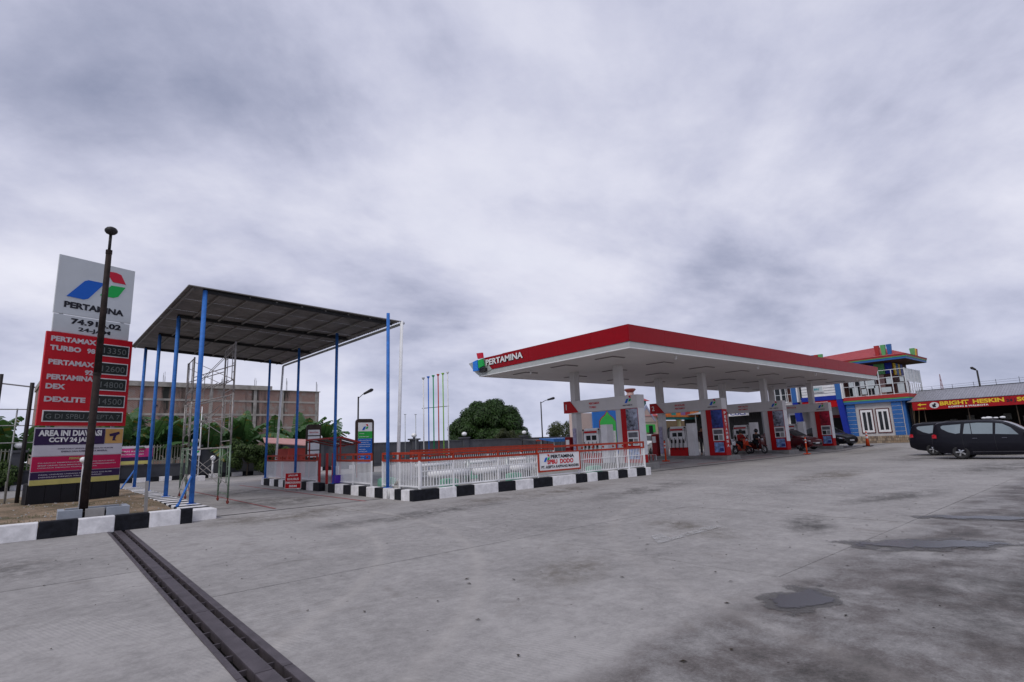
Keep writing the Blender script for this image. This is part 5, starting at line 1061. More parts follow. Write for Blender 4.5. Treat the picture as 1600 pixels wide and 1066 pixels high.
for (y, mt) in ((1.15, M_bpl), (1.62, M_gn), (2.12, M_rd), (7.0, M_gn), (7.4, M_rd), (7.85, M_bpl)): horn(39.75, y, 8.03, mt, 1.02 if y < 3 else .95)
for (x, mt) in ((43.0, M_gn), (43.5, M_txty), (43.9, M_rd)): horn(x, .2, 8.03, mt, .75)
# balcony lattice of white tubes and panels
M_lat = pm('balcony_white', (.66, .68, .70), .5, var=.06)
B = thing('balcony_lattice', 'white tube and panel railing along the upper floor balcony', 'railing', (40, 3, 4.5)); OB = (40, 3, 4.5)
rr = random.Random(11)
for i in range(6): yy = .32+i*1.02; MB(OB).tube((39.78, yy, 4.5), (39.78, yy, 6.75 if i < 4 else 6.1), .045, sq=True).build('post', M_lat, B)
for z in (4.55, 5.5, 6.05): MB(OB).tube((39.78, .32, z), (39.78, 5.4, z), .03, sq=True).build('rail', M_lat, B)
MB(OB).tube((39.78, .32, 6.75), (39.78, 3.4, 6.75), .035, sq=True).build('rail', M_lat, B)
M_pan = pm('balcony_panel', (.50, .55, .57), .3, var=.08)
for (y0, z0, w, h) in [(.5, 4.6, .5, .9), (1.5, 4.75, .8, .45), (1.3, 5.45, .5, .65), (2.5, 4.6, .35, .8), (2.75, 5.2, .75, .75), (3.5, 4.7, .4, .5), (3.6, 5.3, .35, .9), (4.2, 4.6, .45, .85), (4.5, 5.4, .4, .8), (.45, 5.6, .3, .4)]:
    MB(OB).box(39.80, 39.83, y0, y0+w, z0, z0+h).build('panel', M_pan, B)
for z in (4.55, 5.6, 6.75): MB(OB).tube((39.8, .3, z), (44.6, .3, z), .035, sq=True).build('rail', M_lat, B)
for i in range(14):
    x = 39.95+.34*i; MB(OB).box(x, x+.2, .27, .31, 5.65, 6.7).build('panel', M_lat if i % 3 else M_pan, B)
    if i % 2 == 0 or rr.random() < .4: MB(OB).box(x+.02, x+.24, .27, .31, 4.6, 5.5).build('panel', M_lat, B)
for x in (39.8, 42.2, 44.6): MB(OB).tube((x, .3, 4.5), (x, .3, 6.8), .045, sq=True).build('post', M_lat, B)
B2 = thing('balcony_lattice', 'white tube lattice frames on the balcony left of the market front', 'railing', (40, 11, 4.5)); OB = (40, 11, 4.5)
for i in range(5): MB(OB).tube((39.78, 10.3+.55*i, 4.45), (39.78, 10.3+.55*i, 6.3), .04, sq=True).build('post', M_lat, B2)
for z in (4.5, 5.3, 6.25): MB(OB).tube((39.78, 10.3, z), (39.78, 12.6, z), .03, sq=True).build('rail', M_lat, B2)
# market portal
T = thing('market_portal', 'white and red shop front portal with slanted blue columns', 'shop front', (40.4, 7.3, .1)); OP = (40.4, 7.3, .1)
MB(OP).box(39.6, 40.2, 5.95, 9.2, 4.84, 6.15).build('white_fascia', M_white, T)
for z in (5.1, 5.35, 5.62, 5.9): MB(OP).box(39.575, 39.598, 5.97, 9.18, z, z+.03).build('fascia_joint', M_grey, T)
MB(OP).box(39.5, 39.57, 7.1, 8.3, 5.25, 5.85).build('sign_box', M_white, T); MB(OP).box(39.49, 39.499, 7.16, 8.24, 5.3, 5.8).build('sign_face', M_pan, T)
text('BRI', 'lettering', pm('teal_letter', (.02, .28, .33), .5), T, (39.485, 7.95, 5.45), RB, UZ, .45, .2, bold=.03, off=OP)
MB(OP).box(39.55, 40.2, 5.95, 9.3, 4.42, 4.83).build('blue_band', M_bdk, T); MB(OP).box(39.62, 40.2, 5.8, 9.3, 3.75, 4.41).build('red_band', M_redk, T)
MB(OP).box(39.52, 39.61, 6.9, 8.2, 3.82, 4.28).build('market_sign', M_white, T); MB(OP).box(39.51, 39.519, 6.93, 8.17, 3.85, 4.25).build('market_sign_face', M_redk, T)
text('market', 'lettering', M_txtw, T, (39.505, 8.1, 3.93), RB, UZ, 1.1, .24, bold=.03, off=OP)
for (y0, lean) in ((5.45, .12), (9.55, .15)):
    MB(OP).hexa([(39.5, y0-.05-lean, gB), (40.1, y0-.05-lean, gB), (40.1, y0+.4-lean, gB), (39.5, y0+.4-lean, gB), (39.5, y0+lean, 4.4), (40.1, y0+lean, 4.4), (40.1, y0+.5+lean, 4.4), (39.5, y0+.5+lean, 4.4)]).build('slanted_column', M_bdk, T)
    MB(OP).box(39.5, 40.1, y0+lean, y0+.48+lean, 4.42, 6.6).build('upper_column', M_bpl, T); MB(OP).box(39.52, 40.08, y0+lean-.12, y0+lean-.005, 4.45, 6.5).build('column_trim', M_white, T)
MB(OP).box(41.6, 41.8, 5.5, 9.6, gB, 3.9).build('back_wall', M_wall, T)
MB(OP).box(41.55, 41.598, 5.7, 7.7, gB, 3.0).build('door_frame', pm('dark_red_door_frame', (.22, .012, .015), .5), T); MB(OP).box(41.5, 41.548, 5.95, 7.45, gB, 2.72).build('doorway', pm('shop_interior_dark', (.012, .01, .012), .6), T)
# left wing of the shop
T = thing('shop_wing', 'shop wing with big dark windows left of the blue column', 'building', (41, 11.5, .1)); OW = (41, 11.5, .1)
MB(OW).box(40.5, 46, 9.95, 13.2, gB, 3.87).build('wall', M_wall, T); MB(OW).box(39.7, 41.5, 9.95, 13.2, 3.88, 4.4).build('canopy_slab', M_wall, T)
f = MB(OW).box(40.42, 40.498, 11.4, 12.9, .9, 3.4).build('window', M_white, T); MB(OW).box(40.39, 40.419, 11.5, 12.8, 1.0, 3.3).build('pane', M_glass, f)
f = MB(OW).box(40.42, 40.498, 10.3, 11.1, .3, 3.4).build('door', M_white, T); MB(OW).box(40.39, 40.419, 10.45, 10.95, 1.0, 3.2).build('pane', M_glass, f)
MB(OW).box(40.2, 46, 9.3, 13.2, 7.6, 8.0).build('roof', M_proof, T)
# workshop shed behind gate 3
T = thing('workshop_shed', 'dark open workshop shed with ribbed metal wall and white board', 'shed', (33, 14, .1)); OS = (33, 14, .1)
M_rib = pm('ribbed_grey_metal', (.07, .07, .072), .5, .3, var=.2)
MB(OS).box(33.5, 33.6, 9.8, 19, gB, 3.9).build('wall', M_rib, T)
m = MB(OS)
for i in range(46): m.box(33.45, 33.498, 9.9+.2*i, 9.98+.2*i, gB, 3.85)
m.build('wall_ribs', M_rib, T, kind='stuff')
MB(OS).hexa([(31.6, 9.6, 3.6), (35.5, 9.6, 4.05), (35.5, 19.2, 4.05), (31.6, 19.2, 3.6), (31.6, 9.6, 3.68), (35.5, 9.6, 4.13), (35.5, 19.2, 4.13), (31.6, 19.2, 3.68)]).build('roof', M_grey, T)
for y in (9.8, 13.2, 16.6): MB(OS).tube((31.8, y, gB), (31.8, y, 3.6), .06, n=8).build('post', M_grey, T)
MB(OS).box(31.5, 31.56, 10.9, 12.9, 3.2, 3.62).build('board', M_white, T)
text('CUCI', 'lettering', M_bdk, T, (31.49, 12.7, 3.28), RB, UZ, 1.5, .26, bold=.03, off=OS)
# lattice mast
T = thing('lattice_mast', 'far thin red and white lattice radio mast behind the balcony', 'mast', (130, 16, 0)); OM = (130, 16, 0)
m = MB(OM); H_ = 12.6
for k in range(12):
    z0, z1 = H_*k/12, H_*(k+1)/12; w0, w1 = 1.3*(1-k/12.5), 1.3*(1-(k+1)/12.5)
    c0 = [(130+sx*w0/2, 16+sy*w0/2, z0) for sx, sy in ((-1, -1), (1, -1), (1, 1), (-1, 1))]; c1 = [(130+sx*w1/2, 16+sy*w1/2, z1) for sx, sy in ((-1, -1), (1, -1), (1, 1), (-1, 1))]
    for i in range(4): m.tube(c0[i], c1[i], .04, n=4); m.tube(c0[i], c1[(i+1) % 4], .022, n=4); m.tube(c0[i], c0[(i+1) % 4], .022, n=4)
m.build('lattice', pm('mast_paint', (.4, .25, .28), .6), T)

# ------------------------------------------------------------------ food stall row with red banner
T = thing('food_stall', 'long open food stall with dark interior under a ribbed grey roof', 'food stall', (42, -6, .1)); OF = (42, -6, .1)
M_wr = pm('stall_roof_metal', (.33, .33, .37), .5, .2, var=.12)
y = .5; k = 0
while y > -19:
    y2 = y-.76
    MB(OF).hexa([(39.75, y2+.01, 3.70), (43.2, y2+.01, 4.72), (43.2, y, 4.72), (39.75, y, 3.70), (39.75, y2+.01, 3.73), (43.2, y2+.01, 4.75), (43.2, y, 4.75), (39.75, y, 3.73)]).build('roof_sheet', M_wr, T)
    m = MB(OF)
    for q in range(4): yy = y-.1-.19*q; m.hexa([(39.73, yy-.02, 3.73), (43.2, yy-.02, 4.75), (43.2, yy+.02, 4.75), (39.73, yy+.02, 3.73), (39.73, yy-.01, 3.76), (43.2, yy-.01, 4.78), (43.2, yy+.01, 4.78), (39.73, yy+.01, 3.76)])
    m.build('roof_ribs', M_wr, T, kind='stuff'); y = y2
MB(OF).tube((43.2, .6, 4.8), (43.2, -19, 4.8), .04, n=6).build('ridge_bar', M_dark, T)
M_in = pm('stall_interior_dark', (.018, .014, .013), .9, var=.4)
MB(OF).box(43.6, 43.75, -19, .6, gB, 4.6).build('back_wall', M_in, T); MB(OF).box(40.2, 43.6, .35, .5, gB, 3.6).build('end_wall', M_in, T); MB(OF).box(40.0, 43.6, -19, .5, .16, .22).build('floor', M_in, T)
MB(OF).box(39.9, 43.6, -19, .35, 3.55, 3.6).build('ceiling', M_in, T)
for y in (.25, -.6, -3.6, -6.6, -9.6): MB(OF).tube((40, y, gB), (40, y, 3.6), .035, n=8).build('post', pm('stall_wood', (.08, .06, .045), .8), T)
MB(OF).tube((40.3, .2, gB), (40.1, -.25, 3.4), .03, n=6).tube((40.4, .5, gB), (40.2, .15, 3.4), .03, n=6).build('bamboo_pole', pm('bamboo', (.2, .15, .08), .7), T)
MB(OF).box(40.6, 41.1, -9, -1.4, gB, 1.0).build('counter', pm('counter_brown', (.06, .035, .025), .6), T)
for i in range(5): MB(OF).box(42.9, 43.0, -2.2-1.2*i, -1.7-1.2*i, 1.6+.25*(i % 2), 2.1+.25*(i % 2)).build('wall_picture', pm('stall_picture', (.12, .12, .11), .6, var=.6, scale=9), T)
Bn = thing('shop_banner', 'long red banner reading BRIGHT HESKIN in yellow above the stall', 'banner', (39.6, -4, 3)); OBn = (39.6, -4, 3)
M_rbn = pm('red_banner_cloth', (.36, .010, .016), .6, var=.08)
MB(OBn).box(39.62, 39.66, -6.35, .12, 2.95, 3.66).build('cloth', M_rbn, Bn)
MB(OBn).box(39.62, 39.66, -12.8, -6.36, 2.95, 3.66).build('cloth', M_rbn, Bn)
def bt(s_, mt, y, z, w, h, b=.03): text(s_, 'lettering', mt, Bn, (39.612, y, z), RB, UZ, w, h, bold=b, off=OBn)
M_cir = pm('logo_circle_white', (.7, .7, .7), .5)
bt('BRIGHT', M_txty, -1.85, 3.24, 1.95, .34, .04); bt('HESKIN', M_txty, -4.05, 3.24, 1.95, .34, .04); bt('KOPPING & WALIKOTA', M_txtw, -2.4, 3.02, 2.6, .14, .03); bt('24 J', M_txtk, -6.12, 3.14, .55, .3, .03); bt('SOTO', M_txty, -6.75, 3.2, 1.6, .34, .04); bt('KAMAR K', M_txty, -.25, 3.02, .6, .12)
MB(OBn).poly([(-.35, .06), (-.1, .2), (-.1, .11), (.3, .11), (.3, .03), (-.1, .03), (-.1, -.07)], (39.612, -.6, 3.34), RB, UZ, .004).build('arrow', M_txty, Bn)
MB(OBn).poly([(.3*cos(2*pi*i/24)*1.1, .26*sin(2*pi*i/24)) for i in range(24)], (39.612, -1.45, 3.3), RB, UZ, .004).build('round_logo', M_cir, Bn)
MB(OBn).poly([(-.12, -.18), (.12, -.18), (.08, 0), (.16, .1), (.02, .2), (-.06, .06), (-.16, .08)], (39.607, -1.45, 3.3), RB, UZ, .004).build('round_logo_mark', M_txtk, Bn)
MB(OBn).path([(39.62, .12, 3.68), (39.62, -12.8, 3.68)], .02).build('hanging_bar', M_dark, Bn)
# lamp over the stalls and barbed wire on stays
def street_lamp(label, x, y, h, hx, hy, hz, pr=.07, base=0., group=None, hl=.55):
    T = thing('street_lamp', label, 'street lamp', (x, y, base), group=group)
    MB((x, y, base)).tube((x, y, base), (x, y, h), pr, pr*.8, 12).build('pole', M_dark, T, smooth=True)
    MB((x, y, base)).path([(x, y, h-.12), (x+hx*.6, y+hy*.6, h+hz*.6), (x+hx, y+hy, h+hz)], .03).build('arm', M_dark, T)
    d = Vector((hx, hy, hz)).normalized()*hl; p = Vector((x+hx, y+hy, h+hz))
    MB((x, y, base)).tube(p-d*.2, p+d, .08, .13, 10).ball(p+d, .13, 10, 6, .8).build('lamp_head', M_dark, T, smooth=True)
    MB((x, y, base)).ball(p+d*.8-Vector((0, 0, .09)), .09, 10, 6, .5).build('lens', M_grey, T, smooth=True)
street_lamp('street lamp leaning over the stall roof at the right', 47.5, -3.45, 6.5, -.02, .10, .08, .09, hl=.3)
street_lamp('street lamp with bent arm behind the blue information totem', -1.04, 24, 5.33, .45, -.15, .25)
street_lamp('street lamp with long arm right of the big round tree', 17.35, 24, 5.27, .75, -.3, .2)
T = thing('wire_fence', 'thin barbed wire strung on short stays above the stall roof', 'wire fence', (43.4, -8, 4.7)); OWf = (43.4, -8, 4.7)
for i in range(11): y = .8-1.5*i; h = 5.05+(.06*i); MB(OWf).tube((43.4, y, 4.7), (43.4, y, h), .016, n=4).build('stay', M_dark, T)
m = MB(OWf)
for q in (.12, .3): 
    for i in range(10): m.tube((43.4, .8-1.5*i, 4.8+q+.05*i*.5), (43.4, -.7-1.5*i, 4.8+q+.05*(i+1)*.5), .008, n=4)
m.build('wire', M_dark, T)

# ------------------------------------------------------------------ prayer house behind the canopy
T = thing('prayer_house', 'peach walled prayer house with pink roof, green arch and blue surround', 'building', (24, 21, .1)); OQ = (24, 21, .1)
M_peach = pm('peach_wall', (.60, .47, .42), .8, var=.07); M_qb = pm('prayer_blue', (.04, .2, .62), .5, var=.06); M_qg = pm('prayer_green', (.06, .55, .10), .5, var=.05); M_qo = pm('prayer_orange', (.62, .20, .05), .6, var=.25, scale=4); M_teal = pm('prayer_teal', (.03, .28, .27), .5); M_cream = pm('cream_column', (.62, .55, .30), .7)
MB(OQ).box(16.2, 21.9, 18, 19.3, 0, 3.8).box(21.9, 27.2, 18, 22, 0, 3.55).build('wall', M_peach, T)
# side face trim and gables
for a in (25.5,):
    w = 1.35
    MB(OQ).poly([(a-w-.08, 3.05), (a-w+.16, 3.05), (a, 4.35), (a+w-.16, 3.05), (a+w+.08, 3.05), (a, 4.68)], (0, 17.995, 0), RA, UZ, .08).build('gable_trim', pm('lavender_trim', (.42, .46, .62), .5), T)
    MB(OQ).poly([(a-w+.1, 3.0), (a, 4.38), (a+w-.1, 3.0)], (0, 17.999, 0), RA, UZ, .05).build('gable', M_peach, T)
V = [(21.8, 17.9, 3.56), (27.6, 17.9, 3.56), (27.6, 22.3, 3.56), (21.8, 22.3, 3.56), (23.4, 20, 5.2), (25.4, 20, 5.2)]
MB(OQ).add(V, [(0, 1, 5, 4), (1, 2, 5), (2, 3, 4, 5), (3, 0, 4)]).build('roof', M_proof, T)
MB(OQ).box(24.8, 27.0, 19.0, 21.0, 4.3, 5.1).build('tower_base', M_teal, T); 
V = [(24.5, 18.7, 5.1), (27.3, 18.7, 5.1), (27.3, 21.5, 5.1), (24.5, 21.5, 5.1), (25.9, 20.0, 5.95)]
MB(OQ).add(V, [(0, 1, 4), (1, 2, 4), (2, 3, 4), (3, 0, 4), (3, 2, 1, 0)]).build('tower_roof', M_proof, T)
MB(OQ).tube((25.9, 20.0, 5.75), (25.9, 20.0, 6.0), .35, .35, 14).build('finial_neck', M_peach, T)
MB(OQ).tube((25.9, 20.0, 6.0), (25.9, 20.0, 6.3), .3, .6, 20).tube((25.9, 20.0, 6.3), (25.9, 20.0, 6.4), .6, .5, 20).build('finial_bowl', pm('finial_copper', (.30, .16, .13), .35, .5), T)
MB(OQ).box(17.7, 21.4, 17.86, 17.997, 0, 4.05).build('blue_surround', M_qb, T)
arch = [(18.5, 1.0), (20.6, 1.0), (20.6, 3.05), (20.3, 3.35), (19.85, 3.6), (19.55, 3.9), (19.25, 3.6), (18.8, 3.35), (18.5, 3.05)]
def sc_(pts, k, cx_=19.55, cz=2.3): return [(cx_+(x-cx_)*k, cz+(z-cz)*k) for x, z in pts]
MB(OQ).poly(sc_(arch, 1.07), (0, 17.857, 0), RA, UZ, .03).build('arch_border', M_rd, T); MB(OQ).poly(arch, (0, 17.825, 0), RA, UZ, .03).build('green_arch', M_qg, T)
text('MUSHOLLA', 'lettering', M_txtk, T, (18.9, 17.79, 2.42), RA, UZ, 1.35, .17, bold=.03, off=OQ)
MB(OQ).box(18.7, 20.4, 17.7, 17.79, 0, 2.25).build('white_screen', M_whited, T)
f = MB(OQ).box(25.1, 26.6, 17.85, 17.997, 2.0, 2.75).build('window', M_qg, T); MB(OQ).box(25.55, 26.15, 17.83, 17.849, 1.85, 2.65).build('pane', M_glass, f)
# porch
MB(OQ).box(27.2, 39, 17.4, 18.9, 3.22, 3.42).build('porch_teal_band', M_teal, T); MB(OQ).box(27.1, 39.1, 17.3, 18.9, 3.42, 3.6).build('porch_orange_band', M_qo, T)
for i in range(14):
    x = 27.2+.84*i; MB(OQ).box(x, x+.8, 17.45, 17.6, 3.61, 4.2 if i % 3 else 4.5).build('parapet_block', [M_qo, M_qo, M_teal, M_qo, pm('parapet_violet', (.25, .15, .35), .6), M_rd][i % 6], T)
for x in (27.4, 30.6, 34.0, 37.4): MB(OQ).tube((x, 17.8, .2), (x, 17.8, 3.2), .2, .18, 14).tube((x, 17.8, 3.0), (x, 17.8, 3.2), .2, .32, 14).tube((x, 17.8, 1.6), (x, 17.8, 1.75), .26, .26, 14).build('column', M_cream, T, smooth=False)
MB(OQ).box(27.2, 39, 20.5, 20.7, .2, 3.22).build('porch_back_wall', pm('porch_ochre', (.28, .2, .12), .8), T)
for x in (28.2, 32.2, 35.2): MB(OQ).poly([(0, 0), (.9, 0), (.9, 1.6), (.7, 2.0), (.45, 2.2), (.2, 2.0), (0, 1.6)], (x, 20.49, .3), RA, UZ, .04).build('arched_opening', M_glass, T)
MB(OQ).box(24.5, 39, 16.9, 18, .1, .85).build('porch_step', M_whited, T)

# ------------------------------------------------------------------ boundary wall, globes, fence, bamboo colours
M_bw = pm('boundary_wall_grey', (.085, .088, .10), .75, var=.2, scale=1.2)
T = thing('boundary_wall', 'long dark grey boundary wall along the back of the station', 'wall', (0, 30, 0)); OG = (0, 30, 0)
for (x0, x1, h) in ((-42, -15, 1.0), (-15, -10.6, 1.0), (-10.2, 42, 1.92)):
    n = max(1, int((x1-x0)/3.4)); 
    for k in range(n):
        a = x0+(x1-x0)*k/n; b = x0+(x1-x0)*(k+1)/n; MB(OG).box(a+.01, b-.01, 29.6, 29.85, -.3, h).build('wall_panel', M_bw, T)
        if h > 1.5: MB(OG).box(a+.2, b-.2, 29.57, 29.598, .3, h-.25).build('raised_field', M_bw, T)
    MB(OG).box(x0, x1, 29.55, 29.9, h+.003, h+.09).build('coping', M_bw, T)
M_glob = pm('milk_glass_globe', (.86, .86, .86), .25, var=.02, coat=.5)
PX = [-29, -22.5, -19.5, -14.9, -10.4, -4.3, -1.7, 6.1+.8, 12.4, 18.6+1.5, 27.5]
for i, x in enumerate(PX):
    T = thing('wall_pillar', ['dark wall pillar with a white globe far left', 'dark wall pillar with globe left of the price sign', 'dark wall pillar with globe showing beside the price sign', 'dark wall pillar with globe by the pink banner', 'dark wall pillar with globe behind the scaffold', 'dark wall pillar with flat globe left of the small red canopy', 'dark wall pillar with globe above the small red canopy', 'dark wall pillar with globe left of the coloured vent pipes', 'dark wall pillar in front of the big round tree', 'dark wall pillar with yellowish globe right of the lamp with long arm', 'dark wall pillar with globe beside the peach prayer house'][i], 'pillar', (x, 29.7, 0), group='wall pillars with globe lamps')
    MB((x, 29.7, 0)).box(x-.3, x+.3, 29.4, 30.0, -.3, 2.12).build('shaft', M_bw, T, bevel=.01); MB((x, 29.7, 0)).box(x-.42, x+.42, 29.28, 30.12, 2.123, 2.26).build('cap', M_bw, T); MB((x, 29.7, 0)).tube((x, 29.7, 2.26), (x, 29.7, 2.36), .1, n=10).build('lamp_neck', M_dark, T); MB((x, 29.7, 0)).ball((x, 29.7, 2.55), .25, 14, 9, .8).build('globe', M_glob, T, smooth=True)
T = thing('bar_fence', 'grey vertical bar fence standing on the low dark wall at the back left', 'fence', (-26, 29.7, 1)); OBf = (-26, 29.7, 1)
M_bf = pm('bar_fence_olive', (.33, .33, .27), .6, .2, var=.2); me = mesh_of(MB().box(-.028, .028, -.02, .02, 0, 1.25), 'bar', M_bf)
x = -41.
while x < -10.8:
    if all(abs(x-q) > .32 for q in PX): link('bar', me, T, loc=(x+26, 0, .1))
    x += .17
MB(OBf).box(-42, -10.7, 29.68, 29.72, 2.2, 2.24).box(-42, -10.7, 29.68, 29.72, 1.3, 1.34).build('rail', M_bf, T)
# foreground globe bollard by the lamp post
T = thing('globe_light', 'small white globe light on a thin pole right behind the rusty lamp post', 'lamp', (-17.46, 6., 0))
MB((-17.46, 6., 0)).tube((-17.46, 6., .2), (-17.46, 6., 1.5), .012, n=8).build('pole', M_whited, T, smooth=True); MB((-17.46, 6., 0)).ball((-17.46, 6., 1.58), .085, 14, 9).build('globe', M_glob, T, smooth=True)
for i, (x, y, lb) in enumerate([(-9.9, 26.5, 'white ball light on short pole behind the scaffold foot'), (-10.9, 25.5, 'thin white flag pole with small logo plate behind the shelter')]):
    if i == 0:
        T = thing('globe_light', lb, 'lamp', (x, y, 0)); MB((x, y, 0)).tube((x, y, 0), (x, y, 1.2), .05, n=8).build('pole', M_whited, T, smooth=True); MB((x, y, 0)).ball((x, y, 1.35), .16, 12, 8).build('globe', M_glob, T, smooth=True)
    else:
        T = thing('flag_pole', lb, 'pole', (x, y, 0)); MB((x, y, 0)).tube((x, y, 0), (x, y, 4.6), .028, n=8).build('pole', M_white, T, smooth=True); MB((x, y, 0)).box(x-.35, x+.35, y-.35, y+.35, 0, .3).build('foot', M_kw, T); panel('plate', M_white, T, (x-.45, y-.06, 1.55), RA, UZ, .5, .55, .02, (x, y, 0)); logo(T, (x-.4, y-.085, 1.65), RA, UZ, .4, .33, .006, (x, y, 0))
T = thing('pink_banner', 'pink and white banner tied on the back fence beside the price sign', 'banner', (-14, 29.3, 1.4)); OPb = (-14, 29.3, 1.4)
MB(OPb).box(-16.4, -12.9, 29.2, 29.24, 1.15, 1.36).build('yellow_band', MBy, T); MB(OPb).box(-16.4, -12.9, 29.2, 29.24, 1.363, 1.6).build('navy_band', MBa, T); MB(OPb).box(-16.4, -12.9, 29.2, 29.24, 1.603, 2.15).build('pink_band', pm('banner_pink', (.62, .05, .22), .5), T); MB(OPb).box(-16.4, -12.9, 29.2, 29.24, 2.153, 2.3).build('white_band', MBw, T)
for k in range(2): text(['PERINGATAN KERAS', 'DILARANG MEMPERJUALBELIKAN BBM'][k], 'lettering', M_txtw, T, (-15.6, 29.19, 1.92-.2*k), RA, UZ, 2.2, .09, off=OPb)
T = thing('pipe_frame', 'tall grey pipe frame with horizontal rails at the left picture edge', 'frame', (-19.5, 10.5, 0)); OC = (-19.5, 10.5, 0)
MB(OC).tube((-18.86, 10, .2), (-18.83, 10, 4.15), .06, n=10).build('post', M_dark, T, smooth=True); MB(OC).tube((-19.62, 10, .2), (-19.6, 10, 4.4), .05, n=10).build('post', M_dark, T, smooth=True); MB(OC).tube((-19.15, 10.05, .2), (-19.12, 10.05, 3.3), .022, n=8).build('post', M_galv, T, smooth=True)
for z in (2.2, 2.75, 3.27): MB(OC).tube((-21.5, 10, z), (-18.3, 10, z), .018, n=6).build('rail', M_galv, T)
MB(OC).tube((-19.6, 10, 4.1), (-18.75, 10, 4.0), .025, n=6).build('top_arm', M_grey, T)
MB(OC).tube((-19.9, 10, .3), (-19.9, 10, 1.15), .05, n=10).build('blue_stub', M_blue, T, smooth=True)

# ------------------------------------------------------------------ brick building
M_brk = bpy.data.materials.new('raw_brickwork'); M_brk.use_nodes = True; t = M_brk.node_tree; b = t.nodes['Principled BSDF']; b.inputs['Roughness'].default_value = .9
g = t.nodes.new('ShaderNodeTexCoord'); sp3 = t.nodes.new('ShaderNodeSeparateXYZ'); t.links.new(g.outputs['Object'], sp3.inputs[0]); cb = t.nodes.new('ShaderNodeCombineXYZ'); t.links.new(mth('ADD', sp3.outputs[0], sp3.outputs[1], tree=t), cb.inputs[0]); t.links.new(sp3.outputs[2], cb.inputs[1])
br = t.nodes.new('ShaderNodeTexBrick'); t.links.new(cb.outputs[0], br.inputs[0]); br.inputs['Scale'].default_value = 1; br.inputs['Brick Width'].default_value = .24; br.inputs['Row Height'].default_value = .09; br.inputs['Mortar Size'].default_value = .012
br.inputs['Color1'].default_value = (.31, .15, .115, 1); br.inputs['Color2'].default_value = (.26, .13, .10, 1); br.inputs['Mortar'].default_value = (.40, .35, .32, 1)
mm = t.nodes.new('ShaderNodeMixRGB'); t.links.new(mth('MULTIPLY', mth('SUBTRACT', nz(g.outputs['Object'], .45, 8, .75, .3, t), .52, clamp=True, tree=t), 9, clamp=True, tree=t), mm.inputs[0]); t.links.new(br.outputs[0], mm.inputs[1]); mm.inputs[2].default_value = (.33, .305, .28, 1)
mps = t.nodes.new('ShaderNodeMapping'); mps.inputs['Scale'].default_value = (.9, .9, .12); t.links.new(g.outputs['Object'], mps.inputs[0])
m5 = t.nodes.new('ShaderNodeMixRGB'); t.links.new(mth('MULTIPLY', mth('SUBTRACT', nz(mps.outputs[0], .6, 7, .65, .3, t), .545, clamp=True, tree=t), 9, clamp=True, tree=t), m5.inputs[0]); t.links.new(mm.outputs[0], m5.inputs[1]); m5.inputs[2].default_value = (.03, .032, .028, 1)
t.links.new(m5.outputs[0], b.inputs['Base Color'])
M_cc = pm('weathered_cast_concrete', (.43, .40, .37), .9, var=.4, scale=1.4, bump=.3)
T = thing('brick_building', 'unfinished windowless brick building with concrete bands and bare rebar on top', 'building', (-5, 47, 0)); OK_ = Vector((-5, 47, 0)); T.rotation_euler = (0, 0, radians(3.5))
def kb(x0, x1, y0, y1, z0, z1, n, m, **k): return MB().box(x0, x1, y0, y1, z0, z1).build(n, m, T, **k)
kb(-14, 10.0, 0, 9, -1, 8.05, 'brick_wall', M_brk)
kb(-14.1, 4.7, -.2, 9.1, 8.053, 8.5, 'roof_beam', M_cc); kb(4.7, 10.1, -.12, 9.1, 8.053, 8.13, 'roof_beam', M_cc)
for z in (6.75, 5.35, 4.0, 2.65, 1.3): kb(-14, 10.0, -.03, -.002, z, z+.2, 'concrete_band', M_cc)
for x in (-9.5, -1.3, 2.9, 5.7, 9.55): kb(x, x+.32, -.033, -.003, -1, 8.05, 'concrete_column', M_cc)
rr = random.Random(9)
for x in (-12.6, -9.4, -5.3, -1.2, -.2, 3.0, 6.3, 9.7):
    m = MB()
    for q in range(4): xx = x+.1*(q % 2)+rr.uniform(-.03, .03); m.tube((xx, .1+.1*(q//2), 8.1), (xx+rr.uniform(-.05, .05), .1+.1*(q//2), 8.5+rr.uniform(.5, 1.1)), .012, n=4)
    m.build('rebar', M_rust, T)
for i in range(16): x = rr.uniform(-12, 9); z = rr.choice((6.2, 4.9, 7.6, 3.6)); kb(x, x+.16, -.02, -.001, z, z+.16, 'put_log_hole', M_black)

# ------------------------------------------------------------------ plants
def leafmat(name, c, var=.35, sc=1.5, trans=.25):
    m = pm(name, c, .5, var=var, scale=sc); b = m.node_tree.nodes['Principled BSDF']; b.inputs['Specular IOR Level'].default_value = .3
    t = m.node_tree; tr = t.nodes.new('ShaderNodeBsdfTranslucent'); tr.inputs[0].default_value = (c[0]*1.4, c[1]*1.5, c[2], 1); ms_ = t.nodes.new('ShaderNodeMixShader'); ms_.inputs[0].default_value = trans
    t.links.new(b.outputs[0], ms_.inputs[1]); t.links.new(tr.outputs[0], ms_.inputs[2]); t.links.new(ms_.outputs[0], t.nodes['Material Output'].inputs[0]); return m
M_ban = leafmat('banana_leaf_green', (.06, .13, .045), .4, .7); M_bany = leafmat('banana_leaf_yellow', (.16, .14, .03), .5, .7); M_rib_ = pm('banana_midrib', (.18, .24, .08), .5); M_bst = pm('banana_stem', (.12, .11, .06), .7, var=.4)
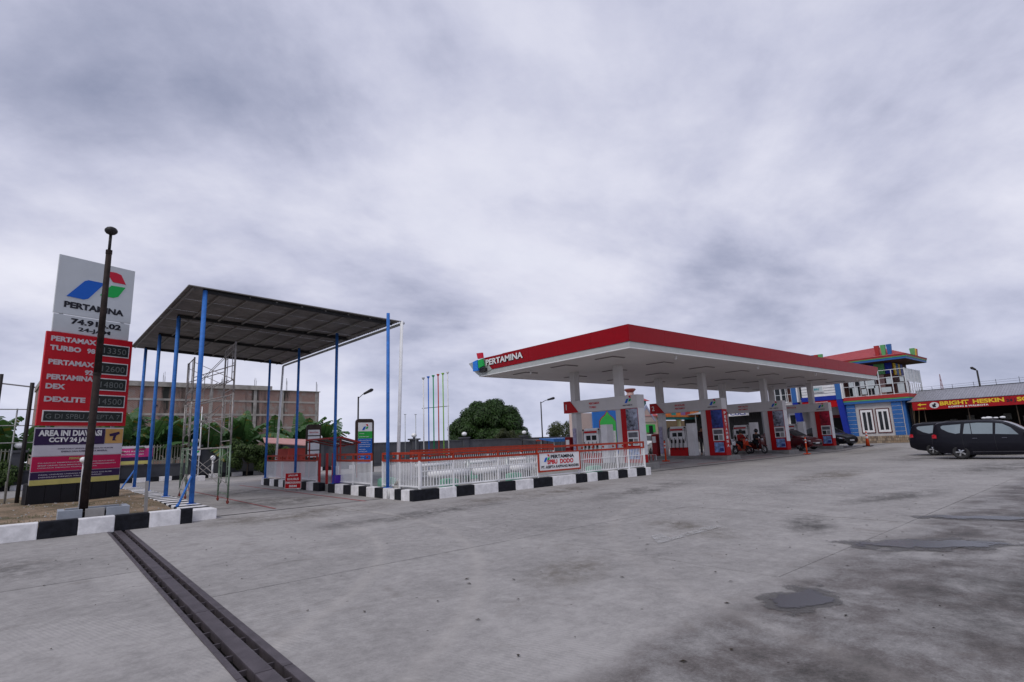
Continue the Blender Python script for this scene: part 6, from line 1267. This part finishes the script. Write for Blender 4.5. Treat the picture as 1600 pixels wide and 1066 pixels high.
def banana_leaf_mesh(seed, Lf=2.2, W_=.42, droop=.9):
    r = random.Random(seed); m = MB(); n = 22; P = []
    for i in range(n+1):
        s = i/n; P.append(Vector((s*Lf*(1-.18*droop*s), 0, s*Lf*.55-droop*s*s*Lf*.62)))
    for side in (-1, 1):
        tears = 0
        for i in range(2, n):
            s0, s1 = i/n, (i+1)/n
            w0 = W_*sin(pi*min(1, s0*.92+.06))**.6; w1 = W_*sin(pi*min(1, s1*.92+.06))**.6 if s1 < .995 else .02
            if r.random() < .16: tears = r.uniform(.1, .45)
            g_ = r.uniform(0, .35) if r.random() < .3 else 0; dz = r.uniform(-.10, .02)
            a, b = P[i], P[i+1]; b2 = b-(b-a)*(.12 if r.random() < .4 else 0)
            ea = a+Vector((.10*W_, side*w0, -.16*w0+dz)); eb = b2+Vector((.10*W_, side*w1, -.16*w1+dz))
            ma = a+Vector((.05*W_, side*w0*.5, .10*w0)); mb_ = b2+Vector((.05*W_, side*w1*.5, .10*w1))
            m.add([a, b2, mb_, ma, eb*(1-g_*.2)+a*(g_*.2), ea], [(0, 1, 2, 3) if side > 0 else (3, 2, 1, 0), (3, 2, 4, 5) if side > 0 else (5, 4, 2, 3)])
    m.path(P, .016, n=4)
    o = m.build('leaf', M_ban); me = o.data; bpy.data.objects.remove(o); me.materials.append(M_bany)
    for p in me.polygons:
        if r.random() < .08: p.material_index = 1
    return me
BL = [banana_leaf_mesh(i, 2.0+.35*(i % 3), .36+.05*(i % 2), .5+.28*i) for i in range(4)]
def banana(label, x, y, h, nl, seed, sc=1., z0=0):
    r = random.Random(seed); T = thing('banana_plant', label, 'banana plant', (x, y, z0), group='banana plants behind the boundary wall')
    MB().tube((0, 0, -.3), (.06, .03, h*.55), .17*sc, .12*sc, 10).tube((.06, .03, h*.55), (.1, .05, h), .12*sc, .07*sc, 10).build('stem', M_bst, T, smooth=True)
    for i in range(nl):
        up = i/nl; k = 0 if i < nl*.35 else r.randrange(4)
        o = link('leaf', BL[k if i > nl*.5 else i % 2], T, loc=(.1, .05, h*(.9+.1*up)))
        o.rotation_euler = (r.uniform(-.15, .15), -r.uniform(.55, 1.15) if i < nl*.7 else -r.uniform(0, .5), i*2.399+r.uniform(-.4, .4)); s = sc*1.6*r.uniform(.7, 1.25); o.scale = (s, s, s)
for i, (x, y, h, nl, sc, lb) in enumerate([(-24.5, 31, 2.6, 9, 1.15, 'banana plant far left beyond the pipe frame'), (-22.0, 31.5, 2.3, 9, 1.1, 'bushy banana plant left of the price sign'), (-20, 31.2, 2.0, 8, 1.0, 'lower banana plant just left of the price sign'), (-14.9, 31.5, 2.9, 9, 1.1, 'tall banana plant right beside the price sign'),
        (-13.1, 31.2, 2.2, 9, 1.1, 'banana plant above the pink banner'), (-11.4, 31.4, 2.6, 9, 1.05, 'banana plant between the left blue poles'), (-9.4, 31.2, 2.2, 8, 1., 'banana plant behind the scaffold left side'), (-7.3, 31.6, 2.6, 9, 1.05, 'banana plant behind the scaffold right side'),
        (-4.3, 32.5, 2.7, 8, 1.05, 'banana plant left of the brick building corner'), (-2.4, 32.0, 2.4, 9, 1.1, 'big banana plant at the brick building corner'), (-.6, 32.2, 2.2, 8, 1.0, 'banana plant furthest right, leaves against the sky')]):
    banana(lb, x, y, 1.1+.35*(h-2), nl+4, 40+i, sc)
def foliage(n, lobes, leaf, seed, flat=.7):
    """leaf clumps spread over overlapping lobes; returns an MB-like mesh data tuple"""
    r = random.Random(seed); vs = []; fs = []
    wts = [l[3]*l[4] for l in lobes]; tot = sum(wts)
    for _ in range(n):
        q = r.uniform(0, tot); i = 0
        while q > wts[i]: q -= wts[i]; i += 1
        cx_, cy_, cz, rx, rz_ = lobes[i]
        u = r.uniform(-1, 1); a = r.uniform(0, 2*pi); s = sqrt(1-u*u); rad = r.uniform(.72, 1.04)
        px_, py_, pz = cx_+rx*rad*s*cos(a), cy_+rx*rad*s*sin(a), cz+rz_*rad*u
        nx, ny, nz_ = s*cos(a)+r.uniform(-.7, .7), s*sin(a)+r.uniform(-.7, .7), u*.8+.5+r.uniform(-.6, .6)
        Nn = Vector((nx, ny, nz_)).normalized(); t1 = Nn.cross(Vector((r.uniform(-1, 1), r.uniform(-1, 1), r.uniform(-.4, .4)))).normalized(); t2 = Nn.cross(t1); l = leaf*r.uniform(.6, 1.3); w = l*.42
        c = Vector((px_, py_, pz)); k = len(vs); dr = Vector((0, 0, -l*.25))
        vs += [c-t1*l, c+t2*w, c+t1*l+dr, c-t2*w]; fs.append((k, k+1, k+2, k+3))
    return vs, fs
def tree(name, label, x, y, z0, lobes, n, leaf, mat, seed, trunk_h, tr, group=None, core=True, cat='tree'):
    T = thing(name, label, cat, (x, y, z0), group=group); vs, fs = foliage(n, lobes, leaf, seed)
    MB().add(vs, fs).build('crown', mat, T)
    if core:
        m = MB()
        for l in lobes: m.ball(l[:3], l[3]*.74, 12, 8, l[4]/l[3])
        m.build('crown_core', M_core, T, smooth=True)  # solid dark balls added so that no sky shows through the leaves
    m = MB(); m.tube((0, 0, -.5), (.1, 0, trunk_h), tr, tr*.7, 10); r = random.Random(seed)
    for l in lobes[:7]: m.tube((.1, 0, trunk_h*.8), (l[0]*.8, l[1]*.8, l[2]*.95), tr*.45, tr*.12, 7)
    m.build('trunk', M_trunk, T, smooth=True); return T
M_core = pm('dark_crown_core', (.012, .025, .008), .9, var=.5); M_trunk = pm('bark', (.10, .08, .06), .9, var=.3, bump=.5)  # core colour darker than the leaves, for the added balls inside the crowns
M_mango = leafmat('mango_leaf', (.038, .080, .018), .75, 2.2, .15); M_lgt = leafmat('light_leaf', (.09, .14, .03), .5, .5); M_bush = leafmat('bush_leaf', (.06, .10, .025), .5, .9); M_ol = leafmat('olive_leaf', (.07, .085, .035), .45, .5)
r = random.Random(21); lob = []
R0 = 4.9
for k in range(70):
    a = r.uniform(0, 2*pi); u = r.uniform(-.15, 1); s = sqrt(max(0, 1-u*u)); q = r.uniform(.84, .95)
    lob.append((R0*q*s*cos(a), R0*q*s*sin(a), 3.0+5.3*q*u*(1 if u > 0 else 1.6), r.uniform(1.1, 1.5), r.uniform(.8, 1.1)))
lob += [(0, 0, 4.0, 3.9, 3.4)]
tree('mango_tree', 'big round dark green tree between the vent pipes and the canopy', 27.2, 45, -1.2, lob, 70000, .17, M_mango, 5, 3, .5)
lob = [(r.uniform(-2.2, 2.2), r.uniform(-1, 1), r.uniform(2.2, 4.2), r.uniform(.5, .9), r.uniform(.4, .7)) for _ in range(22)]
tree('spreading_tree', 'light spreading tree left of the prayer house', 30.6, 33.5, -.7, lob, 6000, .12, M_ol, 7, 2.4, .16, core=False)
for i, (x, y, h, lb) in enumerate([(19.2, 32, 2.7, 'young tree left of the lamp with long arm'), (20.9, 32, 2.6, 'young tree beside the lamp with long arm')]):
    lob = [(r.uniform(-.8, .8), r.uniform(-.5, .5), h+r.uniform(-.5, .35), r.uniform(.3, .5), r.uniform(.22, .36)) for _ in range(9)]
    tree('young_tree', lb, x, y, -.2, lob, 1800, .1, M_ol, 30+i, 2.2, .07, group='young trees behind the wall', core=False)
lob = [(r.uniform(-5, 5), r.uniform(-.6, .6), r.uniform(.4, 1.5), r.uniform(.4, .7), r.uniform(.35, .6)) for _ in range(30)]
o = tree('hedge', 'low scrubby hedge along the wall right of the big round tree', 16, 31.5, -.2, lob, 9000, .1, M_bush, 11, .6, .05, core=False, cat='hedge')
for i, (x, y, w, hh, lb) in enumerate([(-7.4, 28.2, 1.9, 1.25, 'leafy green bush at the wall corner behind the shelter'), (-5.6, 28.4, 1.4, 1.1, 'yellowish bush right of the leafy green bush'), (-20.6, 28.6, 1.3, .9, 'shrub at the back fence left of the price sign'), (-23.8, 28.7, 1.5, 1.0, 'shrub at the far left back fence')]):
    lob = [(r.uniform(-w*.7, w*.7), r.uniform(-.5, .5), hh+r.uniform(-hh*.6, hh*.75), r.uniform(.35, .6), r.uniform(.3, .5)) for _ in range(16)]
    tree('garden_bush', lb, x, y, 0, lob, 5200, .085, M_lgt if i == 1 else M_bush, 50+i, 1.0, .06, group='garden bushes at the back wall', cat='bush')
# far wood line, so that the horizon is not bare
lob = []
for k in range(60): lob.append((r.uniform(-60, 130), r.uniform(-8, 8), r.uniform(0, 1.4), r.uniform(3, 6), r.uniform(1.2, 2.2)))
vs, fs = foliage(26000, lob, .55, 91)
o = MB().add(vs, fs).build('distant_wood', M_ol); o.location = (20, 150, -3.2); props(o, 'low strip of distant wood beyond the boundary wall', 'wood', kind='stuff')
# parking roof and blue truck roof seen over the fence
T = thing('parking_roof', 'low dark roof with red edge seen above the fence right of the big tree', 'shed', (20, 26.5, 0)); OR = (20, 26.5, 0)
MB(OR).hexa([(17.6, 25.2, 1.62), (21.4, 25.2, 1.62), (21.4, 27.6, 1.72), (17.6, 27.6, 1.72), (17.6, 25.2, 1.68), (21.4, 25.2, 1.68), (21.4, 27.6, 1.78), (17.6, 27.6, 1.78)]).build('roof', M_dark, T)
MB(OR).box(17.6, 21.4, 25.15, 25.2, 1.6, 1.72).build('roof_edge', M_rail, T)
for x in (17.8, 21.2): MB(OR).tube((x, 25.4, 0), (x, 25.4, 1.65), .04, n=8).tube((x, 27.4, 0), (x, 27.4, 1.7), .04, n=8).build('post', M_dark, T)
T = thing('blue_awning', 'blue awning on posts beside the prayer house wall', 'awning', (23.5, 25, 0)); OR = (23.5, 25, 0)
T.location = (11.6, 16.2, -.05)
for q in (1,):
    MB().hexa([(-1.2, -.8, 1.55), (1.2, -.8, 1.55), (1.2, .8, 1.75), (-1.2, .8, 1.75), (-1.2, -.8, 1.78), (1.2, -.8, 1.78), (1.2, .8, 1.85), (-1.2, .8, 1.85)]).build('cover', M_bpl, T)
    for x in (-1.1, 1.1): MB().tube((x, -.7, 0), (x, -.7, 1.55), .04).tube((x, .7, 0), (x, .7, 1.7), .04).build('post', M_grey, T)
